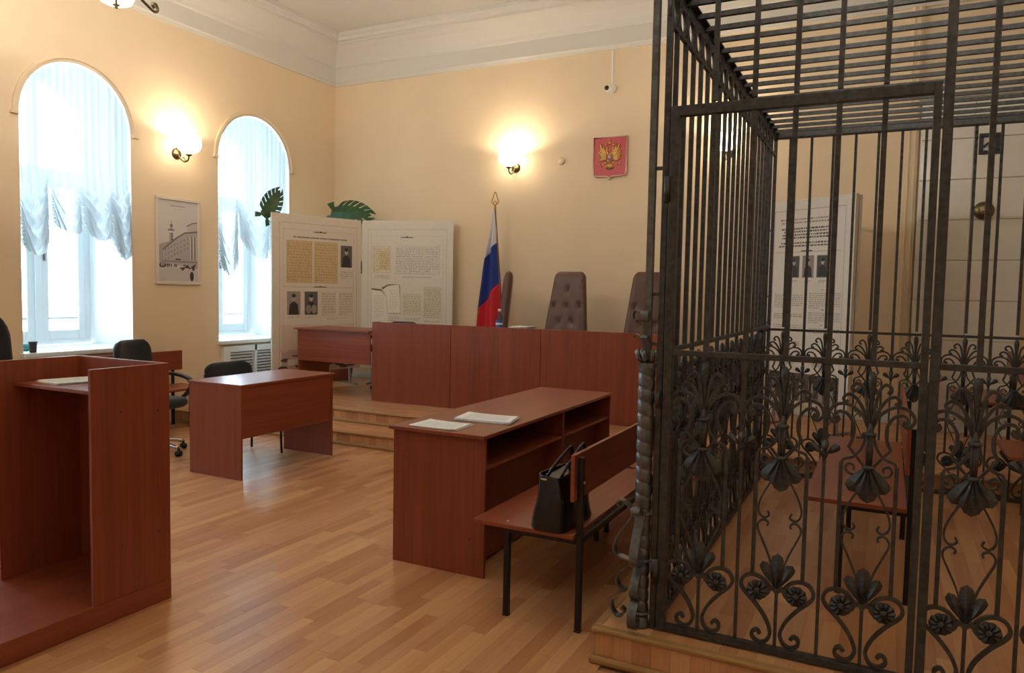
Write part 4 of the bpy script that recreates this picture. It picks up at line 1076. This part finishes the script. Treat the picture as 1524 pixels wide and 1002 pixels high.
b.tube(cat_rom([(c0.x, c0.y, z0+.06), (c0.x-.045, c0.y, z0+.10), (c0.x-.03, c0.y, z0+.15), (c0.x, c0.y, z0+.225), (c0.x+.03, c0.y, z0+.15), (c0.x+.045, c0.y, z0+.10), (c0.x, c0.y, z0+.06)], 6), .006, 8)
b.tube(cat_rom([(c0.x, c0.y, z0+.06), (c0.x-.02, c0.y, z0+.09), (c0.x, c0.y, z0+.115), (c0.x+.02, c0.y, z0+.09), (c0.x, c0.y, z0+.06)], 5), .005, 8)
b.build('finial', mat('gilt_finial', (176, 130, 70), .3, .8), t)

# --- state emblem: red shield with a two-headed eagle in relief
e0 = PY(886, 206, WY); e1 = PY(934, 262, WY); ex = (PY(909, 230, WY)).x; ew = (e1.x-e0.x)/2*.98; ez1 = (PY(909, 205, WY)).z; ez0 = PY(909, 264, WY).z
eh = ez1-ez0
t = thing('coat_of_arms', 'red shield with a golden two-headed eagle mounted on the back wall', 'emblem', (ex, WY, ez0-.03))
def shield(k):
    P = [(-1, 1), (1, 1), (1, -.80)]+[(1-.16*(1-math.cos(a)), -.80-.14*math.sin(a)) for a in (.5, 1., 1.4)]+[(.16, -.97), (.06, -1.0), (0, -1.14), (-.06, -1.0), (-.16, -.97)]+[(-1+.16*(1-math.cos(a)), -.80-.14*math.sin(a)) for a in (1.4, 1., .5)]+[(-1, -.80)]
    zc = (ez0+ez1)/2
    return [(ex+p[0]*ew*k, zc+p[1]*eh/2*k) for p in P]
sh_ = shield(1.)
MB().prism(shield(.985), WY-.025, WY-.001).build('shield', M_RED, t)
pp = [Vector((p[0], WY-.026, p[1])) for p in sh_]
MB().tube(pp, .010, 8, closed=True).build('rim', mat('pale_gilt_rim', (214, 176, 150), .4, .3), t)
ec = (ez0+ez1)/2+eh*.0; U = ew/1.0
def E(u, v, d=0.): return (ex+u*U, WY-.028-d, ec+v*U)
b = MB()
b.ball(E(0, -.05, .004), .20*U, .02, .34*U, 12)                                    # breast
for s in (-1, 1):
    b.tube(cat_rom([E(s*.10, .18), E(s*.20, .38), E(s*.16, .52), E(s*.30, .56)], 5), [.05*U+.004]*5+[.045*U+.003]*5+[.04*U+.002]*5+[.02*U], 8)  # neck and head
    b.tube([E(s*.30, .57), E(s*.42, .54), E(s*.44, .48)], [.03*U, .022*U, .006*U], 6)                                                            # beak
    b.tube(cat_rom([E(s*.14, -.28), E(s*.34, -.42), E(s*.50, -.44)], 4), [.05*U]*4+[.035*U]*5, 8)                                               # leg
    for q in range(3): b.tube([E(s*.50, -.44), E(s*(.60-.04*q), -.40-.08*q)], [.022*U, .008*U], 6)
b.build('eagle', M_GOLD, t)
for s in (-1, 1):
    b = MB()
    for k in range(8):
        a = 1.42-.25*k; ln = (.68, .70, .66, .60, .54, .48, .42, .34)[k]
        p = (s*.16, .10-.03*k); q2 = (p[0]+s*ln*math.cos(a)*.92+s*.14, p[1]+ln*math.sin(a))
        m_ = [E(*p), E((p[0]*.5+q2[0]*.5)+s*.06, (p[1]+q2[1])*.5, .006), E(*q2)]
        b.tube(cat_rom(m_, 4), [.055*U, .062*U, .066*U, .066*U, .064*U, .058*U, .048*U, .035*U, .012*U], 7)
    b.tube(cat_rom([E(s*.12, .16, .008), E(s*.34, .30, .008), E(s*.52, .52, .008), E(s*.56, .74, .006)], 4), .05*U, 8)
    b.build('wing', M_GOLD, t)
b = MB()
for k in range(7): a = -PI/2+(k-3)*.27; b.tube([E(0, -.30), E(.32*math.cos(a)*1.1, -.34+.36*math.sin(a)*1.1)], [.035*U, .05*U], 7)
b.build('tail', M_GOLD, t)
for u, v, k in ((0, .80, 1.25), (-.23, .70, .9), (.23, .70, .9)):
    b = MB(); b.lathe([(.07*U*k, -.06*U*k), (.09*U*k, 0), (.06*U*k, .07*U*k), (0, .10*U*k)], E(u, v), 10); b.tube([E(u, v+.10*k), E(u, v+.20*k)], .016*U, 6); b.tube([E(u-.045, v+.155*k), E(u+.045, v+.155*k)], .014*U, 6); b.build('crown', M_GOLD, t)
b = MB(); b.prism([(ex-.15*U, ec+.10*U), (ex+.15*U, ec+.10*U), (ex+.15*U, ec-.14*U), (ex, ec-.24*U), (ex-.15*U, ec-.14*U)], WY-.052, WY-.046); bs = b.build('breast_shield', mat('dark_red_enamel', (150, 40, 50), .4), t)
b = MB(); b.ball(E(.02, -.04, .026), .09*U, .006, .06*U, 8); b.ball(E(-.01, .04, .026), .04*U, .006, .05*U, 8)
for u in (-.06, .08): b.tube([E(u, -.06, .026), E(u+.02, -.14, .026)], .018*U, 5)
b.build('rider', mat('silver_relief', (190, 196, 214), .3, .6), bs)
b = MB(); b.tube([E(-.46, -.56), E(-.62, -.30), E(-.66, -.24)], [.02*U, .02*U, .035*U], 6); b.build('sceptre', M_GOLD, t)
b = MB(); b.ball(E(.62, -.42, .0), .075*U, .012, .075*U, 10); b.tube([E(.62, -.35), E(.62, -.26)], .016*U, 6); b.build('orb', M_GOLD, t)

# --- wall lamps
def sconce(label, loc, rz):
    t = thing('wall_lamp', label, 'lamp', loc, rz)
    k = .72
    MB().lathe([(.062, 0), (.062, -.008), (.045, -.022), (.018, -.034), (0, -.036)], (0, 0, 0), 20, axis=1).build('wall_plate', M_BRASS, t, local=True)
    b = MB(); b.tube(cat_rom([(0, -.02, 0), (0, -.07, -.06), (0, -.13, -.095), (0, -.185, -.08), (0, -.20, -.035)], 6), .009, 8); b.build('arm', M_BRASS, t, local=True)
    b = MB(); b.tube(cat_rom([(0, -.03, .01), (0, -.06, .055), (0, -.035, .085), (0, -.012, .07), (0, -.022, .052)], 5), .006, 7); b.tube(cat_rom([(0, -.15, -.092), (0, -.12, -.045), (0, -.10, -.055)], 4), .005, 7); b.build('scroll', M_BRASS, t, local=True)
    MB().lathe([(.008, .03), (.030, .045), (.034, .056), (.018, .062)], (0, -.20, -.075), 16).build('cup', M_BRASS, t, local=True)
    sh = MB().lathe([(.026, .052), (.075, .062), (.112, .092), (.128, .135), (.130, .175), (.122, .205), (.128, .222)], (0, -.20, -.06), 28, cap=False).build('shade', M_SHADE, t, local=True, fix=False)
    MB().lathe([(.012, .06), (.014, .085), (.026, .12), (.024, .145), (.010, .16), (0, .162)], (0, -.20, -.06), 12).build('bulb', M_SHADE, t, local=True)
    lamp('lamp_light', (0, -.20, .125), SCONCE_W, .022, WARM, t)
    return t
sp = PX(262.5, 229, WX)
sconce('lit brass wall lamp between the two arched windows', (WX, sp.y, sp.z), PI/2)
sp = PY(768, 250, WY); sconce('lit brass wall lamp on the back wall above the flag', (sp.x, WY, sp.z), 0)
sp = PY(1084, 228, WY); sconce('lit brass wall lamp on the back wall seen through the cage bars', (sp.x, WY, sp.z), 0)

# --- chandeliers; the first reaches into the top of the picture, the second is out of view, added as fill light
bp = PZ(173, 13, 3.50); ang = math.atan2(bp.y, bp.x)
def chandelier(label, cc, a0, pw=1.):
    t = thing('chandelier', label, 'lamp', (cc.x, cc.y, CZ))
    MB().tube([(cc.x, cc.y, 3.72), (cc.x, cc.y, CZ-.06)], .012, 8).build('rod', M_BRASS, t)
    MB().lathe([(.02, CZ-.10), (.07, CZ-.05), (.075, CZ)], (cc.x, cc.y, 0), 20).build('ceiling_rose', M_BRASS, t)
    MB().lathe([(.0, 3.50), (.03, 3.54), (.055, 3.60), (.03, 3.68), (.018, 3.78)], (cc.x, cc.y, 0), 18).build('hub', M_BRASS, t)
    for k in range(3):
        a = a0+2*PI*k/3-.60; ra = .46; W = lambda r, z: (cc.x+math.cos(a)*r, cc.y+math.sin(a)*r, z)
        MB().tube(cat_rom([W(.03, 3.62), W(.18, 3.56), W(.34, 3.52), W(.43, 3.505), W(.475, 3.53), W(.45, 3.565), W(.41, 3.55), W(.43, 3.53)], 6), .011, 8).build('scroll', M_BRASS, t)
    for k in range(3):
        a = a0+2*PI*k/3; c, s = math.cos(a), math.sin(a); W = lambda r, z: (cc.x+c*r, cc.y+s*r, z)
        am = MB(); am.tube(cat_rom([W(.03, 3.60), W(.14, 3.50), W(.30, 3.545), W(.40, 3.64), W(.42, 3.70)], 6), .009, 8)
        am.tube(cat_rom([W(.14, 3.50), W(.20, 3.45), W(.26, 3.48), W(.23, 3.52), W(.205, 3.495)], 5), .006, 7)
        arm = am.build('arm', M_BRASS, t)
        bx, by = cc.x+c*.42, cc.y+s*.42
        MB().lathe([(.014, 3.526), (.07, 3.530), (.104, 3.546), (.122, 3.59), (.126, 3.65), (.116, 3.655)], (bx, by, 0), 24, cap=False).build('bowl', M_BOWL, arm, fix=False)
        MB().lathe([(0, 3.498), (.012, 3.505), (.008, 3.514), (.026, 3.527), (.012, 3.535)], (bx, by, 0), 12).build('finial', M_BRASS, arm)
        o = lamp('chandelier_light', Vector((bx, by, 3.70))-Vector(t.location), CHAND_W*pw, .05, (1, .93, .84), t)
cc = Vector((bp.x-.42*math.cos(ang), bp.y-.42*math.sin(ang), 3.52))
chandelier('brass chandelier with white glass bowls hanging from the ceiling before the arched windows', cc, ang)
chandelier('added out-of-view chandelier with glass bowls, fill light in front of the iron cage', Vector((.1, 1.3, 3.52)), .4, 1.)

# --- security camera with its conduit, wall cap
p = PY(911, 134, WY)
t = thing('security_camera', 'small white security camera high on the back wall under its cable duct', 'camera', (p.x, WY, p.z))
B(p.x-.008, p.x+.008, WY-.014, WY-.001, p.z+.05, 4.37).build('cable_duct', M_WHITE, t)
MB().lathe([(.05, 0), (.05, -.03), (.04, -.04)], (p.x, WY, p.z+.01), 20, axis=1).build('mount', M_WHITE, t)
MB().ball((p.x-.01, WY-.07, p.z), .045, n=18).build('housing', M_WHITE, t)
MB().lathe([(.026, 0), (.026, -.02), (.0, -.024)], (p.x-.026, WY-.098, p.z), 16, axis=1).build('lens', M_PLAST, t)
p = PY(836, 240, WY)
tag(MB().lathe([(.045, -.001), (.045, -.012), (.036, -.022), (0, -.024)], (p.x, WY, p.z), 24, axis=1).build('wall_disc', M_WALL, None), 'small round painted cap on the back wall between lamp and red shield', 'wall disc')

# ================================================================== PLANT
t = thing('monstera_plant', 'monstera plant with split leaves standing in the corner behind the exhibit boards', 'plant', (-6.62, 7.98, PODZ))
MB().lathe([(.13, PODZ), (.17, PODZ+.28), (.18, PODZ+.30), (.165, PODZ+.31), (.16, PODZ+.27)], (-6.62, 7.98, 0), 24).build('pot', M_POT, t)
MB().lathe([(0, PODZ+.262), (.155, PODZ+.262)], (-6.62, 7.98, 0), 24, cap=False).build('soil', M_SOIL, t)
def leaf(p0, tip, nrm, wid, lobes=7):
    p0, tip = Vector(p0), Vector(tip); d = tip-p0; ln = d.length; ax = d.normalized(); n = Vector(nrm); n = (n-ax*n.dot(ax)).normalized(); sd = ax.cross(n)
    b = MB()
    def P(u, v): return p0+ax*(u*ln)+sd*(v*wid)+n*(-.10*wid*v*v*2+.05*ln*math.sin(PI*max(0, u)))
    def half(u): return max(0., math.sin(PI*min(1., max(0., (u+.22)/1.22)))**.7)*(.52-.10*u)
    for s in (-1, 1):
        b.add([P(u, 0) for u in np.linspace(-.02, 1, 14)]+[P(u-.02*0, s*half(u)*.55) for u in np.linspace(-.02, 1, 14)], [(i, i+1, 15+i, 14+i) for i in range(13)])
        for k in range(lobes):
            u0, u1 = -.06+k*1.0/lobes, -.06+(k+.70)*1.0/lobes; lean = .10+.10*k/lobes; vs = []
            for j in range(7):
                f = j/6; v = .42+f*.58; grow = 1-.10*max(0, f-.8)/.2
                for u in (u0, u1):
                    um = (u0+u1)/2+(u-(u0+u1)/2)*grow*(1.0+.42*f); uu = um+lean*f*(1 if k > 0 else -1.2); hb = half(min(.97, max(-.10, um+lean*f*.4)))
                    vs.append(P(uu, s*hb*v))
            b.add(vs, [(2*j, 2*j+1, 2*j+3, 2*j+2) for j in range(6)])
    return b
def stalk(pts): return MB().tube(cat_rom(pts, 8), .006, 7)
lv = [((PY(494, 316, 7.9)), (PY(553, 321, 8.0)), (.1, -.95, .45), .42),
      ((PX(393, 322, -6.75)), (PX(417, 283, -6.75)), (.75, .2, .5), .30),
      (Vector((-6.9, 7.7, 1.9)), Vector((-7.0, 7.4, 1.75)), (.3, -.3, 1), .3),
      (Vector((-6.5, 8.1, 1.9)), Vector((-6.3, 8.2, 1.7)), (0, -.3, 1), .32)]
base = Vector((-6.62, 7.98, PODZ+.26))
for p0, tip, n, w in lv:
    st = stalk([base, base.lerp(Vector(p0), .5)+Vector((.03, 0, .25)), Vector(p0)+Vector((0, 0, .02)), p0]).build('leaf_stalk', M_STALK, t)
    leaf(p0, tip, n, w).build('leaf', M_LEAF, st, solid=.002, fix=False)

# ================================================================== SMALL THINGS
TXT = Sheet(210, 297, (238, 238, 236)); TXT.text(.12, .1, .88, .16, 2, (90, 92, 98), .55, center=True); TXT.text(.1, .2, .9, .9, 28, (110, 112, 118), .45)
MTXT = TXT.material('typed_page', .8)
def paper(corners, label, z, group=None, n=3, off=.0018):
    """small pile of sheets; corners bottom-left, bottom-right, top-right, top-left"""
    c = [Vector(p) for p in corners]; ctr = sum(c, Vector())/4
    t = thing('paper_sheets', label, 'papers', (ctr.x, ctr.y, z))
    for k in range(n):
        r = rng.uniform(-.03, .03) if k < n-1 else 0; R2 = Matrix.Rotation(r, 3, 'Z'); dx = Vector((rng.uniform(-.01, .01), rng.uniform(-.01, .01), 0)) if k < n-1 else Vector()
        q2 = [R2 @ (p-ctr)+ctr+dx for p in c]; z0 = z+.0006+k*off
        def fn(s, v):
            p = q2[0].lerp(q2[1], s).lerp(q2[3].lerp(q2[2], s), v)
            return (p.x, p.y, z0+.004*(2*abs(s-.5))**3*(k+1)/n+.003*max(0, v-.7)*(k/n))
        MB().grid(fn, 9, 9).build('sheet', M_PAPER, t, solid=.0007, fix=False)
    zt = z+.0006+n*off+.0012
    b = MB(); fo = lambda s, v: ((lambda p: (p.x, p.y, zt-.0004+.004*(2*abs(s-.5))**3+.003*max(0, v-.7)))(c[0].lerp(c[1], .02+.96*s).lerp(c[3].lerp(c[2], .02+.96*s), .02+.96*v)))
    b.grid(fo, 9, 9); o = b.build('print', MTXT, t, fix=False)
    uv = o.data.uv_layers.new(name='print')
    for lp in o.data.loops: i = lp.vertex_index; uv.data[lp.index].uv = ((i % 9)/8, (i//9)/8)
TZ = .768
def onz(x, y, z=TZ): v = PZ(x, y, z); return Vector((v.x, v.y, 0))
paper([onz(608, 634), onz(677, 642), onz(704, 633), onz(640, 625.5)], 'single white typed pages at the very end of the long counter', TZ, n=2)
paper([onz(676, 625), onz(759, 633), onz(772.5, 623.5), onz(697, 616)], 'thicker stack of white typed pages further along the long counter', TZ, n=5)
paper([Vector((-3.66, 2.16, 0)), Vector((-3.44, 2.13, 0)), Vector((-3.38, 2.39, 0)), Vector((-3.60, 2.40, 0))], 'white paper lying on the shelf inside the lectern', 1.043, n=2)
paper([Vector((-3.52, 6.90, 0)), Vector((-3.31, 6.90, 0)), Vector((-3.31, 7.19, 0)), Vector((-3.52, 7.19, 0))], 'white papers on the desk behind the parapet of the judges bench', 1.02, n=40, off=.0033)

# black bag on the bench
bx0, bx1, by0, by1, bz = -1.405, -1.225, 2.985, 3.36, .45
t = thing('handbag', 'black leather handbag with looped handles standing on the bench', 'bag', ((bx0+bx1)/2, (by0+by1)/2, bz))
def bag(s, v):
    a = 2*PI*s; e = .38; ca, sa = math.cos(a), math.sin(a); x = math.copysign(abs(ca)**e, ca); y = math.copysign(abs(sa)**e, sa)
    tp = 1-.38*v; pinch = 1.
    bul = 1+.05*math.sin(PI*v)*(1-.5*abs(x))-.05*(v < .04)
    return ((bx0+bx1)/2+x*(bx1-bx0)/2*tp*bul*pinch+.006*math.sin(7*v+3*y), (by0+by1)/2+y*(by1-by0)/2*(1-.10*v)*bul, bz+.25*v+.006*math.sin(a*2)*v)
b = MB().grid(bag, 49, 22); k = len(b.v); b.add([], []); b.f.append(tuple(range(47, -1, -1))); b.mi.append(0); b.sm.append(False)
b.build('body', M_LEATHER, t, solid=.004, fix=False)
MB().box(bx0+.045, bx1-.045, by0+.04, by1-.04, bz+.225, bz+.238).build('top_closure', M_LEATHER, t, bevel=.004)
for sx, top in (((bx0+bx1)/2-.028, .385), ((bx0+bx1)/2+.034, .405)):
    MB().tube(cat_rom([(sx, by0+.07, bz+.235), (sx+.022, by0+.08, bz+.28), (sx+.066, by0+.14, bz+top-.03), (sx+.072, by0+.18, bz+top-.03), (sx+.04, by1-.13, bz+.29), (sx+.006, by1-.07, bz+.235)], 8), .0075, 8).build('handle', M_LEATHER, t)
for y in (by0+.07, by1-.07): MB().tube([((bx0+bx1)/2-.028+.014*math.cos(2*PI*i/14), y, bz+.232+.014*math.sin(2*PI*i/14)) for i in range(14)], .0025, 6, closed=True).build('ring', M_CHROME, t)
MB().box(bx0+.055, bx0+.085, by0+.006, by0+.02, bz+.232, bz+.24).build('clasp', M_CHROME, t, bevel=.002)

# water bottle on the judges desk
wp = PY(743, 480, 7.05)
t = thing('water_bottle', 'small clear water bottle with a blue label on the judges bench by the flag', 'bottle', (wp.x, 7.05, 1.02))
MB().lathe([(.034, 1.02), (.038, 1.03), (.038, 1.21), (.035, 1.24), (.018, 1.285), (.014, 1.295), (.014, 1.31)], (wp.x, 7.05, 0), 20).build('body', M_BOTTLE, t)
MB().lathe([(.0345, 1.025), (.0345, 1.20)], (wp.x, 7.05, 0), 20).build('water', mat('clear_water', (190, 205, 214), .1), t)
MB().lathe([(.0386, 1.13), (.0386, 1.215)], (wp.x, 7.05, 0), 20, cap=False).build('label', M_BLUE, t)
MB().lathe([(.0388, 1.165), (.0388, 1.185)], (wp.x, 7.05, 0), 20, cap=False).build('label_band', M_WHITE, t)
MB().lathe([(.016, 1.305), (.0165, 1.328), (.014, 1.332), (0, 1.332)], (wp.x, 7.05, 0), 14).build('cap', M_WHITE, t)
# things on the window sill
cp = PX(57, 528, WX+.0)
t = thing('plastic_cup', 'dark grey plastic cup on the window sill beside the lectern', 'cup', (WX+.02, 4.155, .87))
MB().lathe([(.028, .871), (.031, .90), (.036, .965), (.039, .972)], (WX+.02, 4.155, 0), 18).build('body', M_GREY, t)
MB().lathe([(.0392, .966), (.041, .972), (.0392, .976)], (WX+.02, 4.155, 0), 18).build('rim', M_GREY, t)
t = thing('spray_bottle', 'teal plastic bottle lying at the back of the window sill behind the grey cup', 'bottle', (WX-.22, 4.21, .87))
MB().lathe([(.0, -.07), (.03, -.065), (.034, -.05), (.034, .05), (.015, .07), (.012, .085)], (WX-.22, 4.20, .904), 16, axis=1).build('body', M_TEAL, t)
MB().lathe([(.014, .08), (.014, .10), (0, .102)], (WX-.22, 4.20, .904), 12, axis=1).build('cap', M_PLAST, t)
